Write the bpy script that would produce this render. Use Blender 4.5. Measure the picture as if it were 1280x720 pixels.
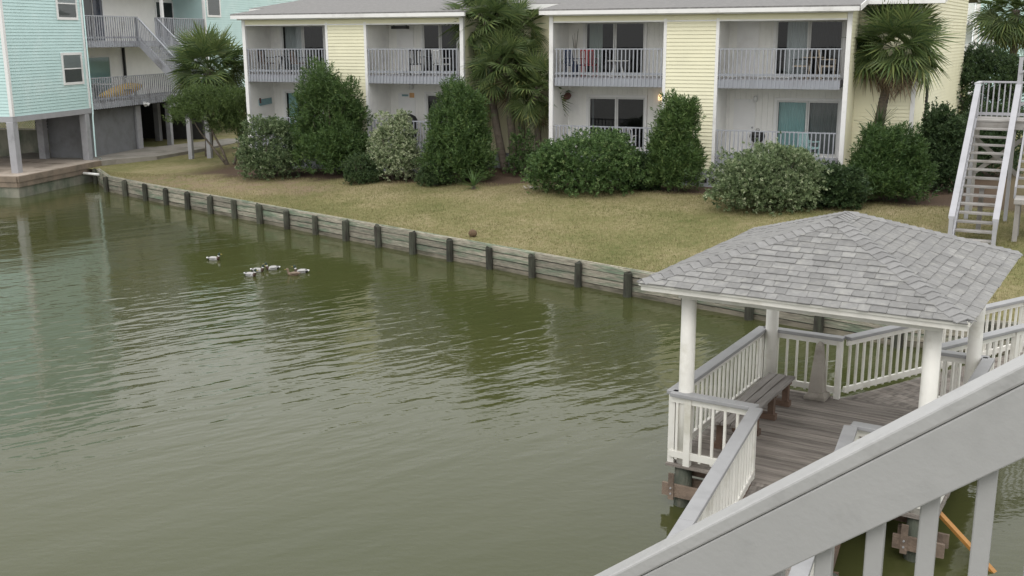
import bpy, math, random
import numpy as np
from math import sin, cos, tan, pi, radians as R, hypot, atan2, sqrt
from mathutils import Vector, Matrix

for o in list(bpy.data.objects): bpy.data.objects.remove(o)
S = bpy.context.scene
C = S.collection
random.seed(7); rng = np.random.default_rng(7)

# ---------------------------------------------------------------- camera
F, PITCH, ROLL, H = 1330.0, R(13.3), R(0.3), 6.3      # focal length in photo pixels, tilt, roll, height over the water
cd = bpy.data.cameras.new('camera'); cam = bpy.data.objects.new('camera', cd); C.objects.link(cam)
cd.sensor_width = 36; cd.lens = F/1280*36; cd.clip_start = .05; cd.clip_end = 2000
_r = Vector((1,0,0)); _u = Vector((0,sin(PITCH),cos(PITCH))); _f = Vector((0,cos(PITCH),-sin(PITCH)))
cr = cos(ROLL)*_r - sin(ROLL)*_u; cu = sin(ROLL)*_r + cos(ROLL)*_u
cam.matrix_world = Matrix(((cr.x,cu.x,-_f.x,0),(cr.y,cu.y,-_f.y,0),(cr.z,cu.z,-_f.z,H),(0,0,0,1)))
S.camera = cam
# ---------------------------------------------------------------- sky, sun, exposure
SUN_EL, SUN_AZ = R(50), R(196)          # azimuth clockwise from +Y: behind the camera, to the left
W = bpy.data.worlds.new('World'); S.world = W; W.use_nodes = True
nt = W.node_tree; nt.nodes.clear()
wo = nt.nodes.new('ShaderNodeOutputWorld'); bg = nt.nodes.new('ShaderNodeBackground')
sk = nt.nodes.new('ShaderNodeTexSky'); sk.sky_type = 'NISHITA'; sk.sun_disc = False
sk.sun_elevation = SUN_EL; sk.sun_rotation = SUN_AZ; sk.air_density = 1.0; sk.dust_density = 4.0; sk.ozone_density = 1.0
hs = nt.nodes.new('ShaderNodeHueSaturation'); hs.inputs['Saturation'].default_value = .3
nt.links.new(sk.outputs[0], hs.inputs['Color'])
# closed cloud layer in front of most of the clear sky, soft grey patches all round
wc = nt.nodes.new('ShaderNodeTexCoord'); wn_ = nt.nodes.new('ShaderNodeTexNoise'); wn_.inputs['Scale'].default_value = 2.2; wn_.inputs['Detail'].default_value = 5
nt.links.new(wc.outputs['Generated'], wn_.inputs['Vector'])
wr = nt.nodes.new('ShaderNodeValToRGB'); wr.color_ramp.elements[0].position = .3; wr.color_ramp.elements[1].position = .7
wr.color_ramp.elements[0].color = (.895,.90,.895,1); wr.color_ramp.elements[1].color = (1,1,.985,1); nt.links.new(wn_.outputs[0], wr.inputs[0])
wv = nt.nodes.new('ShaderNodeVectorMath'); wv.operation = 'SCALE'; # an overcast sky is brighter overhead than at the horizon
wx = nt.nodes.new('ShaderNodeSeparateXYZ'); nt.links.new(wc.outputs['Generated'], wx.inputs[0])
wg = nt.nodes.new('ShaderNodeMapRange'); nt.links.new(wx.outputs[2], wg.inputs[0]); wg.inputs[1].default_value = 0; wg.inputs[2].default_value = 1; wg.inputs[3].default_value = 9.4; wg.inputs[4].default_value = 13.0; nt.links.new(wg.outputs[0], wv.inputs['Scale']); nt.links.new(wr.outputs[0], wv.inputs[0])
wm = nt.nodes.new('ShaderNodeMix'); wm.data_type = 'RGBA'; wm.inputs[0].default_value = .12
nt.links.new(wv.outputs[0], wm.inputs[6]); nt.links.new(hs.outputs[0], wm.inputs[7]); nt.links.new(wm.outputs[2], bg.inputs[0]); nt.links.new(bg.outputs[0], wo.inputs[0])
bg.inputs[1].default_value = .15
sd = bpy.data.lights.new('sun', 'SUN'); sd.energy = .8; sd.angle = R(25); sd.color = (1,.96,.9)
sun = bpy.data.objects.new('sun', sd); C.objects.link(sun)
sdir = Vector((sin(SUN_AZ)*cos(SUN_EL), cos(SUN_AZ)*cos(SUN_EL), sin(SUN_EL)))
sun.rotation_euler = sdir.to_track_quat('Z','Y').to_euler(); sun.location = (0,0,40)
S.view_settings.view_transform = 'Standard'; S.view_settings.look = 'None'
S.view_settings.exposure = 0.0; S.view_settings.gamma = 1
S.render.engine = 'CYCLES'

# ---------------------------------------------------------------- photo pixel -> direction helpers
def ray(u, v):
    a = u-640; b = v-360
    x = a*cos(ROLL)-b*sin(ROLL); y = a*sin(ROLL)+b*cos(ROLL)
    return (x, F*cos(PITCH)-y*sin(PITCH), -(F*sin(PITCH)+y*cos(PITCH)))
def onz(u, v, z):
    d = ray(u, v); k = (z-H)/d[2]; return Vector((d[0]*k, d[1]*k, z))
def aty(u, v, Y):
    d = ray(u, v); k = Y/d[1]; return Vector((d[0]*k, Y, H+d[2]*k))
class Frame:
    def __init__(s, o, ang): s.o = o; s.a = ang; s.c = cos(ang); s.s = sin(ang)
    def hit(s, u, v, d=0):
        r = ray(u, v); n = (-s.s, s.c)
        k = (n[0]*s.o[0]+n[1]*s.o[1]+d)/(n[0]*r[0]+n[1]*r[1])
        px, py = r[0]*k-s.o[0], r[1]*k-s.o[1]
        return (px*s.c+py*s.s, H+r[2]*k)
    def hitx(s, u, v, x):
        r = ray(u, v); n = (s.c, s.s)
        k = (n[0]*s.o[0]+n[1]*s.o[1]+x)/(n[0]*r[0]+n[1]*r[1])
        px, py = r[0]*k-s.o[0], r[1]*k-s.o[1]
        return (-px*s.s+py*s.c, H+r[2]*k)
    def w(s, x, y, z=0): return Vector((s.o[0]+x*s.c-y*s.s, s.o[1]+x*s.s+y*s.c, z))
    def l(s, p):
        x, y = p[0]-s.o[0], p[1]-s.o[1]; return Vector((x*s.c+y*s.s, -x*s.s+y*s.c, p[2]))

# ---------------------------------------------------------------- materials
MATS = {}
def N(nt, t, **k):
    n = nt.nodes.new(t)
    for a, b in k.items(): setattr(n, a, b)
    return n
def mat(name, col, rough=.6, var=.12, scale=3.0, col2=None, c2amt=.0, c2scale=1.2, bump=0, bscale=40, stretch=(1,1,1), rnd=0.0, spec=.5, coord='Object', hue2=None):
    """painted / natural surface: base colour, broad and fine variation, a second colour in worn patches, a random shift per object, fine relief"""
    m = bpy.data.materials.new(name); m.use_nodes = True; nt = m.node_tree; L = nt.links.new
    b = nt.nodes['Principled BSDF']; b.inputs['Roughness'].default_value = rough
    b.inputs['Specular IOR Level'].default_value = spec
    tc = N(nt,'ShaderNodeTexCoord'); mp = N(nt,'ShaderNodeMapping'); mp.inputs['Scale'].default_value = stretch
    oi = N(nt,'ShaderNodeObjectInfo')
    L(tc.outputs[coord], mp.inputs['Vector'])
    vec = mp.outputs[0]
    if rnd:
        ad = N(nt,'ShaderNodeVectorMath', operation='ADD'); ml = N(nt,'ShaderNodeMath', operation='MULTIPLY'); ml.inputs[1].default_value = 37
        L(oi.outputs['Random'], ml.inputs[0]); L(vec, ad.inputs[0]); L(ml.outputs[0], ad.inputs[1]); vec = ad.outputs[0]
    n1 = N(nt,'ShaderNodeTexNoise'); n1.inputs['Scale'].default_value = scale; n1.inputs['Detail'].default_value = 8; n1.inputs['Roughness'].default_value = .65
    L(vec, n1.inputs['Vector'])
    mr = N(nt,'ShaderNodeMapRange'); mr.inputs[1].default_value = .25; mr.inputs[2].default_value = .75
    mr.inputs[3].default_value = 1-var; mr.inputs[4].default_value = 1+var; L(n1.outputs[0], mr.inputs[0])
    base = N(nt,'ShaderNodeRGB'); base.outputs[0].default_value = (*col,1); cur = base.outputs[0]
    if col2:
        n2 = N(nt,'ShaderNodeTexNoise'); n2.inputs['Scale'].default_value = c2scale; n2.inputs['Detail'].default_value = 6; n2.inputs['Roughness'].default_value = .6
        L(vec, n2.inputs['Vector'])
        r2 = N(nt,'ShaderNodeMapRange'); r2.inputs[1].default_value = .62-.35*c2amt; r2.inputs[2].default_value = .82-.35*c2amt
        L(n2.outputs[0], r2.inputs[0])
        mx = N(nt,'ShaderNodeMix', data_type='RGBA'); L(r2.outputs[0], mx.inputs[0]); L(cur, mx.inputs[6]); mx.inputs[7].default_value = (*col2,1); cur = mx.outputs[2]
    if rnd:
        rr = N(nt,'ShaderNodeMapRange'); rr.inputs[3].default_value = 1-rnd; rr.inputs[4].default_value = 1+rnd; L(oi.outputs['Random'], rr.inputs[0])
        mm = N(nt,'ShaderNodeMath', operation='MULTIPLY'); L(rr.outputs[0], mm.inputs[0]); L(mr.outputs[0], mm.inputs[1]); fac = mm.outputs[0]
    else: fac = mr.outputs[0]
    vm = N(nt,'ShaderNodeVectorMath', operation='SCALE'); L(cur, vm.inputs[0]); L(fac, vm.inputs['Scale']); L(vm.outputs[0], b.inputs['Base Color'])
    if bump:
        nb = N(nt,'ShaderNodeTexNoise'); nb.inputs['Scale'].default_value = bscale; nb.inputs['Detail'].default_value = 4
        L(vec, nb.inputs['Vector']); bp = N(nt,'ShaderNodeBump'); bp.inputs['Strength'].default_value = bump; bp.inputs['Distance'].default_value = .02
        L(nb.outputs[0], bp.inputs['Height']); L(bp.outputs[0], b.inputs['Normal'])
    MATS[name] = m; return m
def leafmat(name, c1, c2, c3=None, rough=.5, trans=.25):
    """leaf colour picked per leaf from the tint stored on it"""
    m = bpy.data.materials.new(name); m.use_nodes = True; nt = m.node_tree; L = nt.links.new
    b = nt.nodes['Principled BSDF']; b.inputs['Roughness'].default_value = rough; b.inputs['Specular IOR Level'].default_value = .35
    at = N(nt,'ShaderNodeAttribute', attribute_name='tint'); rp = N(nt,'ShaderNodeValToRGB')
    rp.color_ramp.elements[0].color = (*c1,1); rp.color_ramp.elements[1].color = (*(c3 or c2),1)
    if c3: e = rp.color_ramp.elements.new(.6); e.color = (*c2,1)
    L(at.outputs['Fac'], rp.inputs[0]); L(rp.outputs[0], b.inputs['Base Color'])
    tr = N(nt,'ShaderNodeBsdfTranslucent'); L(rp.outputs[0], tr.inputs[0]); mx = N(nt,'ShaderNodeMixShader'); mx.inputs[0].default_value = trans
    out = nt.nodes['Material Output']; L(b.outputs[0], mx.inputs[1]); L(tr.outputs[0], mx.inputs[2]); L(mx.outputs[0], out.inputs[0])
    MATS[name] = m; return m

M = MATS
mat('yellow_vinyl',(.76,.73,.535),.5,.05,1.2, col2=(.69,.66,.49), c2amt=.25, c2scale=.5)
mat('blue_vinyl',(.51,.69,.68),.5,.06,1.2, col2=(.57,.71,.70), c2amt=.3, c2scale=.6)
mat('white_trim',(.78,.775,.77),.5,.05,2, col2=(.58,.57,.56), c2amt=.2, c2scale=1.1)
mat('white_wall',(.82,.81,.775),.6,.06,1.4, col2=(.70,.69,.68), c2amt=.25, c2scale=.8)
mat('soffit',(.78,.78,.76),.7,.06,2)
mat('grey_rail',(.315,.33,.365),.55,.10,3, col2=(.27,.27,.29), c2amt=.25, c2scale=2, rnd=.08)
mat('dim_grey',(.36,.37,.405),.6,.12,3, col2=(.2,.2,.21), c2amt=.3, c2scale=2, rnd=.08)
mat('beam_grey',(.34,.34,.36),.6,.1,2, col2=(.24,.24,.25), c2amt=.3, c2scale=1.5)
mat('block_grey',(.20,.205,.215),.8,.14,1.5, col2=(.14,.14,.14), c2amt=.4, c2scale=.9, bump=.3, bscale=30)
mat('found_grey',(.33,.345,.37),.75,.1,2, col2=(.22,.23,.22), c2amt=.3, c2scale=1.5)
mat('roof_far',(.165,.16,.158),.9,.35,9, col2=(.22,.215,.205), c2amt=.4, c2scale=5, stretch=(1,3.5,1))
mat('shingle',(.225,.222,.218),.9,.16,14, col2=(.285,.28,.265), c2amt=.35, c2scale=6, rnd=.15, bump=.5, bscale=160)
mat('shingle_cap',(.235,.232,.23),.9,.15,14, rnd=.12, bump=.5, bscale=160)
mat('dark',(.012,.012,.013),.6,.2,3)
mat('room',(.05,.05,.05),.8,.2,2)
mat('curtain_grey',(.50,.53,.54),.9,.05,3); mat('curtain_teal',(.36,.56,.56),.9,.05,3); mat('curtain_green',(.35,.40,.37),.9,.05,3)
mat('blind_dark',(.10,.10,.105),.8,.1,3); mat('screen_grey',(.24,.25,.25),.8,.06,3)
mat('alum',(.62,.62,.61),.4,.05,4)
mat('lawn_base',(.20,.175,.09),.95,.25,6)
mat('concrete',(.27,.25,.22),.9,.16,2.5, col2=(.17,.16,.13), c2amt=.35, c2scale=.8, bump=.3, bscale=60)
mat('seawall',(.24,.235,.19),.85,.25,2, col2=(.10,.12,.085), c2amt=.55, c2scale=1.2, bump=.5, bscale=20, stretch=(1,1,.5))
mat('deck_far',(.40,.34,.285),.85,.18,3, col2=(.2,.165,.13), c2amt=.4, c2scale=1)
mat('deck_edge',(.24,.19,.145),.85,.2,3, col2=(.1,.085,.065), c2amt=.4, c2scale=1.5)
mat('bulk_plank',(.31,.285,.23),.9,.6,4.0, col2=(.14,.185,.13), c2amt=.48, c2scale=.9, rnd=.28, bump=.8, bscale=22, stretch=(1,1,9))
mat('bulk_low',(.20,.18,.14),.9,.3,3.5, col2=(.09,.085,.06), c2amt=.5, c2scale=1.3, rnd=.15, bump=.8, bscale=22, stretch=(1,1,5))
mat('bulk_post',(.062,.066,.048),.9,.4,5, col2=(.032,.028,.022), c2amt=.5, c2scale=3, rnd=.3, bump=.8, bscale=25, stretch=(3,3,.6))
mat('gaz_white',(.72,.705,.66),.5,.07,3, col2=(.52,.50,.43), c2amt=.25, c2scale=2.2, rnd=.05)
mat('gaz_grey',(.29,.29,.297),.5,.08,3, col2=(.23,.23,.235), c2amt=.25, c2scale=2)
mat('deck_wood',(.27,.24,.215),.9,.32,4, col2=(.15,.13,.115), c2amt=.5, c2scale=1.6, rnd=.2, bump=.7, bscale=30, stretch=(.5,7,7))
mat('bench_wood',(.27,.25,.235),.9,.25,4, col2=(.11,.09,.08), c2amt=.4, c2scale=2, rnd=.12, bump=.6, bscale=30, stretch=(8,.6,8))
mat('brown_wood',(.135,.085,.06),.85,.25,5, col2=(.09,.065,.05), c2amt=.4, c2scale=2, rnd=.1, bump=.5, bscale=30)
mat('beam_wood',(.2,.15,.115),.85,.25,5, col2=(.12,.09,.07), c2amt=.4, c2scale=3, rnd=.1, bump=.5, bscale=40)
mat('pile_green',(.075,.085,.065),.85,.3,5, col2=(.13,.12,.095), c2amt=.4, c2scale=2.5, bump=.8, bscale=25, stretch=(2,2,.5))
mat('obelisk',(.34,.31,.275),.8,.12,4, col2=(.2,.18,.155), c2amt=.35, c2scale=3, bump=.3, bscale=60)
mat('near_grey',(.355,.353,.35),.45,.03,5, col2=(.325,.323,.32), c2amt=.2, c2scale=9, bump=.05, bscale=70)
mat('near_cap',(.375,.373,.37),.42,.04,6, col2=(.32,.318,.315), c2amt=.25, c2scale=14, bump=.08, bscale=60)
mat('orange_wood',(.36,.17,.04),.6,.15,8, stretch=(1,1,6))
mat('bark',(.15,.125,.10),.95,.3,6, col2=(.09,.075,.06), c2amt=.4, c2scale=4, bump=1, bscale=20, stretch=(1,1,2))
mat('stem',(.13,.11,.085),.9,.25,8)
mat('metal',(.35,.35,.36),.35,.1,8); mat('black',(.015,.015,.016),.4,.2,5)
mat('pvc',(.7,.7,.68),.4,.05,3)
mat('mulch',(.105,.075,.055),.95,.35,10, bump=1, bscale=30)
mat('stair_wood',(.34,.325,.31),.8,.2,4, col2=(.2,.185,.165), c2amt=.4, c2scale=2, rnd=.15, bump=.4, bscale=30)
mat('stair_paint',(.38,.38,.405),.55,.1,3, col2=(.33,.33,.35), c2amt=.25, c2scale=2)
mat('red',(.22,.03,.035),.7,.15,5); mat('navy',(.03,.045,.09),.7,.15,5); mat('beige',(.40,.34,.27),.7,.1,5)
mat('white_plastic',(.68,.68,.67),.4,.04,3); mat('kayak_yellow',(.75,.48,.07),.4,.1,2)
mat('teal_paint',(.20,.33,.35),.6,.15,6); mat('orange_paint',(.62,.36,.16),.6,.1,6); mat('rust',(.12,.05,.04),.7,.25,8)
mat('coconut',(.13,.085,.05),.95,.3,20, bump=1, bscale=50); mat('litter',(.4,.37,.32),.9,.2,8)
leafmat('leaf_green',(.045,.090,.027),(.112,.188,.060),(.330,.405,.180))
leafmat('leaf_dark',(.031,.059,.025),(.063,.105,.039),(.112,.154,.063))
leafmat('leaf_oleander',(.042,.085,.026),(.10,.165,.048),(.24,.30,.11))
leafmat('leaf_myrtle',(.055,.09,.028),(.125,.185,.055),(.24,.30,.11))
leafmat('leaf_pitto',(.06,.10,.042),(.19,.25,.12),(.50,.54,.36))
leafmat('frond_green',(.06,.105,.04),(.15,.20,.07),(.38,.38,.14), rough=.4, trans=.2)
leafmat('frond_dry',(.172,.127,.086),(.310,.241,.161), rough=.8, trans=.1)
leafmat('grass_blade',(.11,.125,.04),(.25,.22,.105),(.40,.33,.20), rough=.8, trans=.2)
for nm, c in (('duck_grey',(.36,.355,.35)),('duck_brown',(.06,.035,.025)),('duck_head',(.012,.03,.018)),('duck_white',(.7,.7,.7)),('duck_black',(.012,.012,.014)),('duck_hen',(.16,.115,.08)),('duck_bill',(.35,.27,.06))): mat(nm,c,.6,.12,30)

def glass(name, tint, refl=1.5):
    m = bpy.data.materials.new(name); m.use_nodes = True; nt = m.node_tree; L = nt.links.new; nt.nodes.remove(nt.nodes['Principled BSDF'])
    fr = N(nt,'ShaderNodeFresnel'); fr.inputs[0].default_value = refl
    t = N(nt,'ShaderNodeBsdfTransparent'); t.inputs[0].default_value = (*tint,1); g = N(nt,'ShaderNodeBsdfGlossy'); g.inputs['Roughness'].default_value = .03
    mx = N(nt,'ShaderNodeMixShader'); L(fr.outputs[0], mx.inputs[0]); L(t.outputs[0], mx.inputs[1]); L(g.outputs[0], mx.inputs[2]); L(mx.outputs[0], nt.nodes['Material Output'].inputs[0])
    MATS[name] = m
glass('glass',(.86,.89,.89),1.45); glass('glass_tint',(.42,.44,.45),1.5)
def lampmat(name, col, st):
    m = bpy.data.materials.new(name); m.use_nodes = True; b = m.node_tree.nodes['Principled BSDF']
    b.inputs['Base Color'].default_value = (.8,.7,.55,1); b.inputs['Emission Color'].default_value = (*col,1); b.inputs['Emission Strength'].default_value = st; MATS[name] = m
lampmat('lamp_lit',(1,.62,.3),1.6)

def water_mat():
    m = bpy.data.materials.new('water'); m.use_nodes = True; nt = m.node_tree; L = nt.links.new
    b = nt.nodes['Principled BSDF']; b.inputs['Roughness'].default_value = .06; b.inputs['IOR'].default_value = 1.33
    tc = N(nt,'ShaderNodeTexCoord')
    n = N(nt,'ShaderNodeTexNoise'); n.inputs['Scale'].default_value = .09; n.inputs['Detail'].default_value = 3; L(tc.outputs['Object'], n.inputs['Vector'])
    rp = N(nt,'ShaderNodeValToRGB'); rp.color_ramp.elements[0].position = .35; rp.color_ramp.elements[1].position = .65
    rp.color_ramp.elements[0].color = (.047,.054,.019,1); rp.color_ramp.elements[1].color = (.058,.062,.022,1)
    L(n.outputs[0], rp.inputs[0]); L(rp.outputs[0], b.inputs['Base Color'])
    def layer(rot, size, det, dist):
        """noise with crests turned by rot, size = (length along the crest, distance between crests) in metres"""
        mp = N(nt,'ShaderNodeMapping', vector_type='TEXTURE'); mp.inputs['Rotation'].default_value = (0,0,rot); mp.inputs['Scale'].default_value = (*size,1)
        L(tc.outputs['Object'], mp.inputs['Vector']); t = N(nt,'ShaderNodeTexNoise'); t.inputs['Scale'].default_value = 1; t.inputs['Detail'].default_value = det
        t.inputs['Distortion'].default_value = dist; L(mp.outputs[0], t.inputs['Vector']); return t.outputs[0]
    def mul(x, k):
        q = N(nt,'ShaderNodeMath', operation='MULTIPLY'); L(x, q.inputs[0])
        if isinstance(k, (int,float)): q.inputs[1].default_value = k
        else: L(k, q.inputs[1])
        return q.outputs[0]
    def add(x, y):
        q = N(nt,'ShaderNodeMath', operation='ADD'); L(x, q.inputs[0]); L(y, q.inputs[1]); return q.outputs[0]
    def rng_(x, a, b, lo, hi):
        q = N(nt,'ShaderNodeMapRange', interpolation_type='SMOOTHSTEP'); L(x, q.inputs[0])
        for i, k in enumerate((a,b,lo,hi)): q.inputs[i+1].default_value = k
        return q.outputs[0]
    a = layer(R(32),(1.0,.29),1.3,.22); a2 = layer(R(44),(.65,.21),1,.2); c = layer(R(10),(.5,.2),2,.2); d = layer(R(-15),(.16,.09),2,0)
    swell = layer(R(40),(4.5,1.1),1,.2)
    # the breeze crosses the middle of the pond; it is calmer by the banks
    p = layer(R(20),(14,9),2,.3); sx = N(nt,'ShaderNodeSeparateXYZ'); L(tc.outputs['Object'], sx.inputs[0])
    band = mul(rng_(sx.outputs[1],13.0,19,.12,1), rng_(sx.outputs[1],22,30,1,.16)); pr = mul(rng_(p,.36,.6,.35,1.0), band)
    hgt = add(add(mul(add(mul(a,.034), mul(a2,.012)), pr), mul(swell,.020)), add(mul(c,.0042), mul(d,.0021)))
    bp = N(nt,'ShaderNodeBump'); bp.inputs['Strength'].default_value = 1; bp.inputs['Distance'].default_value = 1.0
    L(hgt, bp.inputs['Height']); L(bp.outputs[0], b.inputs['Normal']); MATS['water'] = m
water_mat()
def lawn_mat():
    m = bpy.data.materials.new('lawn'); m.use_nodes = True; nt = m.node_tree; L = nt.links.new
    b = nt.nodes['Principled BSDF']; b.inputs['Roughness'].default_value = .95; b.inputs['Specular IOR Level'].default_value = .15
    tc = N(nt,'ShaderNodeTexCoord')
    def no(s, d, r=.6):
        t = N(nt,'ShaderNodeTexNoise'); t.inputs['Scale'].default_value = s; t.inputs['Detail'].default_value = d; t.inputs['Roughness'].default_value = r; L(tc.outputs['Object'], t.inputs['Vector']); return t.outputs[0]
    rp = N(nt,'ShaderNodeValToRGB'); e = rp.color_ramp.elements
    e[0].position = .28; e[0].color = (.125,.140,.048,1); e[1].position = .74; e[1].color = (.33,.275,.165,1)
    x = e.new(.5); x.color = (.215,.20,.092,1)
    a = no(.33,5); f = no(5,6,.75)
    md = N(nt,'ShaderNodeMath', operation='MULTIPLY_ADD'); L(f, md.inputs[0]); md.inputs[1].default_value = .8; md.inputs[2].default_value = -.40
    ad = N(nt,'ShaderNodeMath', operation='ADD'); L(a, ad.inputs[0]); L(md.outputs[0], ad.inputs[1]); L(ad.outputs[0], rp.inputs[0])
    # worn sandy strip, stored on the ground as an attribute
    at = N(nt,'ShaderNodeAttribute', attribute_name='bare'); mx = N(nt,'ShaderNodeMix', data_type='RGBA')
    bb = N(nt,'ShaderNodeMath', operation='MULTIPLY'); g = N(nt,'ShaderNodeMapRange'); g.inputs[1].default_value = .3; g.inputs[2].default_value = .62; L(no(1.6,5), g.inputs[0])
    L(g.outputs[0], bb.inputs[0]); L(at.outputs['Fac'], bb.inputs[1]); L(bb.outputs[0], mx.inputs[0]); L(rp.outputs[0], mx.inputs[6]); mx.inputs[7].default_value = (.245,.185,.125,1)
    ml = N(nt,'ShaderNodeAttribute', attribute_name='mulch'); m2 = N(nt,'ShaderNodeMix', data_type='RGBA'); L(ml.outputs['Fac'], m2.inputs[0]); L(mx.outputs[2], m2.inputs[6]); m2.inputs[7].default_value = (.10,.07,.05,1)
    L(m2.outputs[2], b.inputs['Base Color'])
    bp = N(nt,'ShaderNodeBump'); bp.inputs['Strength'].default_value = .9; bp.inputs['Distance'].default_value = .05; L(no(22,4), bp.inputs['Height']); L(bp.outputs[0], b.inputs['Normal'])
    MATS['lawn'] = m
lawn_mat()

# ---------------------------------------------------------------- mesh building
class MB:
    def __init__(s): s.v = []; s.f = []; s.m = []; s.cm = 0
    def add(s, vs, fs):
        n = len(s.v); s.v += [tuple(p) for p in vs]; s.f += [tuple(i+n for i in q) for q in fs]; s.m += [s.cm]*len(fs); return s
    def box(s, x0, x1, y0, y1, z0, z1):
        return s.add([(x0,y0,z0),(x1,y0,z0),(x1,y1,z0),(x0,y1,z0),(x0,y0,z1),(x1,y0,z1),(x1,y1,z1),(x0,y1,z1)],
                     [(0,3,2,1),(4,5,6,7),(0,1,5,4),(1,2,6,5),(2,3,7,6),(3,0,4,7)])
    def quad(s, a, b, c, d): return s.add([a,b,c,d],[(0,1,2,3)])
    def bar(s, p, q, w, h, up=(0,0,1), vert_ends=False):
        """box from p to q, w across, h along up"""
        p = Vector(p); q = Vector(q); d = (q-p).normalized(); up = Vector(up)
        sd_ = d.cross(up).normalized()*w/2; u2 = (sd_.cross(d)).normalized()*h/2
        if vert_ends: u2 = up*h/2/max(.2, abs(u2.normalized().dot(up)))
        vs = [p-sd_-u2, p+sd_-u2, p+sd_+u2, p-sd_+u2, q-sd_-u2, q+sd_-u2, q+sd_+u2, q-sd_+u2]
        return s.add(vs, [(0,1,2,3),(7,6,5,4),(0,4,5,1),(1,5,6,2),(2,6,7,3),(3,7,4,0)])
    def tube(s, pts, rad, n=8, cap=True):
        pts = [Vector(p) for p in pts]; rad = rad if isinstance(rad, (list,tuple)) else [rad]*len(pts); vs = []
        for i, p in enumerate(pts):
            d = (pts[min(i+1,len(pts)-1)]-pts[max(i-1,0)]).normalized()
            a = d.orthogonal().normalized() if abs(d.z) < .9 else Vector((1,0,0)); a = (a-d*a.dot(d)).normalized(); b = d.cross(a)
            vs += [p+(a*cos(2*pi*k/n)+b*sin(2*pi*k/n))*rad[i] for k in range(n)]
        fs = [(i*n+k, i*n+(k+1)%n, (i+1)*n+(k+1)%n, (i+1)*n+k) for i in range(len(pts)-1) for k in range(n)]
        if cap: fs += [tuple(range(n-1,-1,-1)), tuple((len(pts)-1)*n+k for k in range(n))]
        return s.add(vs, fs)
    def lathe(s, prof, n=12, c=(0,0,0), sy=1):
        vs = [(c[0]+r*cos(2*pi*k/n), c[1]+r*sin(2*pi*k/n)*sy, c[2]+z) for r, z in prof for k in range(n)]
        fs = [(i*n+k, i*n+(k+1)%n, (i+1)*n+(k+1)%n, (i+1)*n+k) for i in range(len(prof)-1) for k in range(n)]
        fs += [tuple(range(n-1,-1,-1)), tuple((len(prof)-1)*n+k for k in range(n))]
        return s.add(vs, fs)
    def prism(s, poly, z0, z1):
        n = len(poly); vs = [(x,y,z0) for x,y in poly]+[(x,y,z1) for x,y in poly]
        return s.add(vs, [tuple(range(n-1,-1,-1)), tuple(range(n,2*n))]+[(i,(i+1)%n,n+(i+1)%n,n+i) for i in range(n)])
    def mesh(s, name, mats, smooth=False):
        me = bpy.data.meshes.new(name); me.from_pydata(s.v, [], s.f)
        for k in (mats if isinstance(mats, (list,tuple)) else [mats]): me.materials.append(M[k])
        if any(s.m): me.polygons.foreach_set('material_index', s.m)
        if smooth: me.polygons.foreach_set('use_smooth', [True]*len(s.f))
        me.update(); return me
    def build(s, name, mats, parent=None, loc=None, rot=None, smooth=False, bevel=0, kind=None):
        o = put(name, s.mesh(name, mats, smooth), parent, loc, rot)
        if bevel:
            b = o.modifiers.new('bevel','BEVEL'); b.width = bevel; b.segments = 2; b.limit_method = 'ANGLE'
        if kind: o['kind'] = kind
        return o
def put(name, me, parent=None, loc=None, rot=None):
    o = bpy.data.objects.new(name, me); C.objects.link(o); o.parent = parent
    if loc is not None: o.location = loc
    if rot is not None: o.rotation_euler = rot
    return o
def tag(o, label, cat, group=None):
    o['label'] = label; o['category'] = cat
    if group: o['group'] = group
    return o
def thing(name, label, cat, loc=(0,0,0), rz=0, group=None):
    o = bpy.data.objects.new(name, None); C.objects.link(o); o.location = loc; o.rotation_euler = (0,0,rz); o.empty_display_size = .2
    return tag(o, label, cat, group)
def structure(o): o['kind'] = 'structure'; return o
def bx(*a): return MB().box(*a)
_sh = {}
def shared(key, fn):
    if key not in _sh: _sh[key] = fn()
    return _sh[key]

def railing(parent, A, B, hb, spacing, rail_mat, bal_mat, cap=(.09,.04), picket=.036, low=None, lowsize=(.04,.085), off=(0,0), bevel=0, name='railing', skip_first=False, low_at=(0,0)):
    """A, B: ends of the cap's underside; balusters hang hb down from it; low: drop of the lower rail under the cap"""
    A = Vector(A); B = Vector(B)
    m = MB(); up = Vector((0,0,cap[1]/2)); m.bar(A+up, B+up, cap[0], cap[1], vert_ends=True)
    r = m.build(name, rail_mat, parent, bevel=bevel)
    if low:
        k = MB(); z = Vector((low_at[0],low_at[1],-low)); k.bar(A+z, B+z, lowsize[0], lowsize[1], vert_ends=True); k.build('bottom_rail', bal_mat, r)
    L = (B-A).length; n = max(2, round(L/spacing))
    rz = atan2((B-A).y, (B-A).x)
    me = shared(('bal', round(hb,3), picket, bal_mat), lambda: bx(-picket/2,picket/2,-picket/2,picket/2,-hb,-.001).mesh('baluster', bal_mat))
    slope = (B-A).z
    for i in range(n):
        t = (i+.5)/n; p = A.lerp(B, t)+Vector((off[0],off[1],-.002 if not slope else -.005)); put('baluster', me, r, p, (0,0,rz))
    return r
def siding(m, p, q, z0, z1, pitch=.13, lap=.027):
    """lapped boards on the wall p->q seen from its right-hand side"""
    p = Vector((p[0],p[1],0)); q = Vector((q[0],q[1],0)); d = (q-p).normalized(); n = Vector((d.y,-d.x,0))
    z = z0
    while z < z1-.01:
        t = min(z+pitch, z1); a = n*lap; up = Vector((0,0,1))
        m.quad(p+a+up*z, q+a+up*z, q+up*t+n*.002, p+up*t+n*.002)
        m.quad(p+up*z, q+up*z, q+a+up*z, p+a+up*z)
        z = t
    return m

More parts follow.
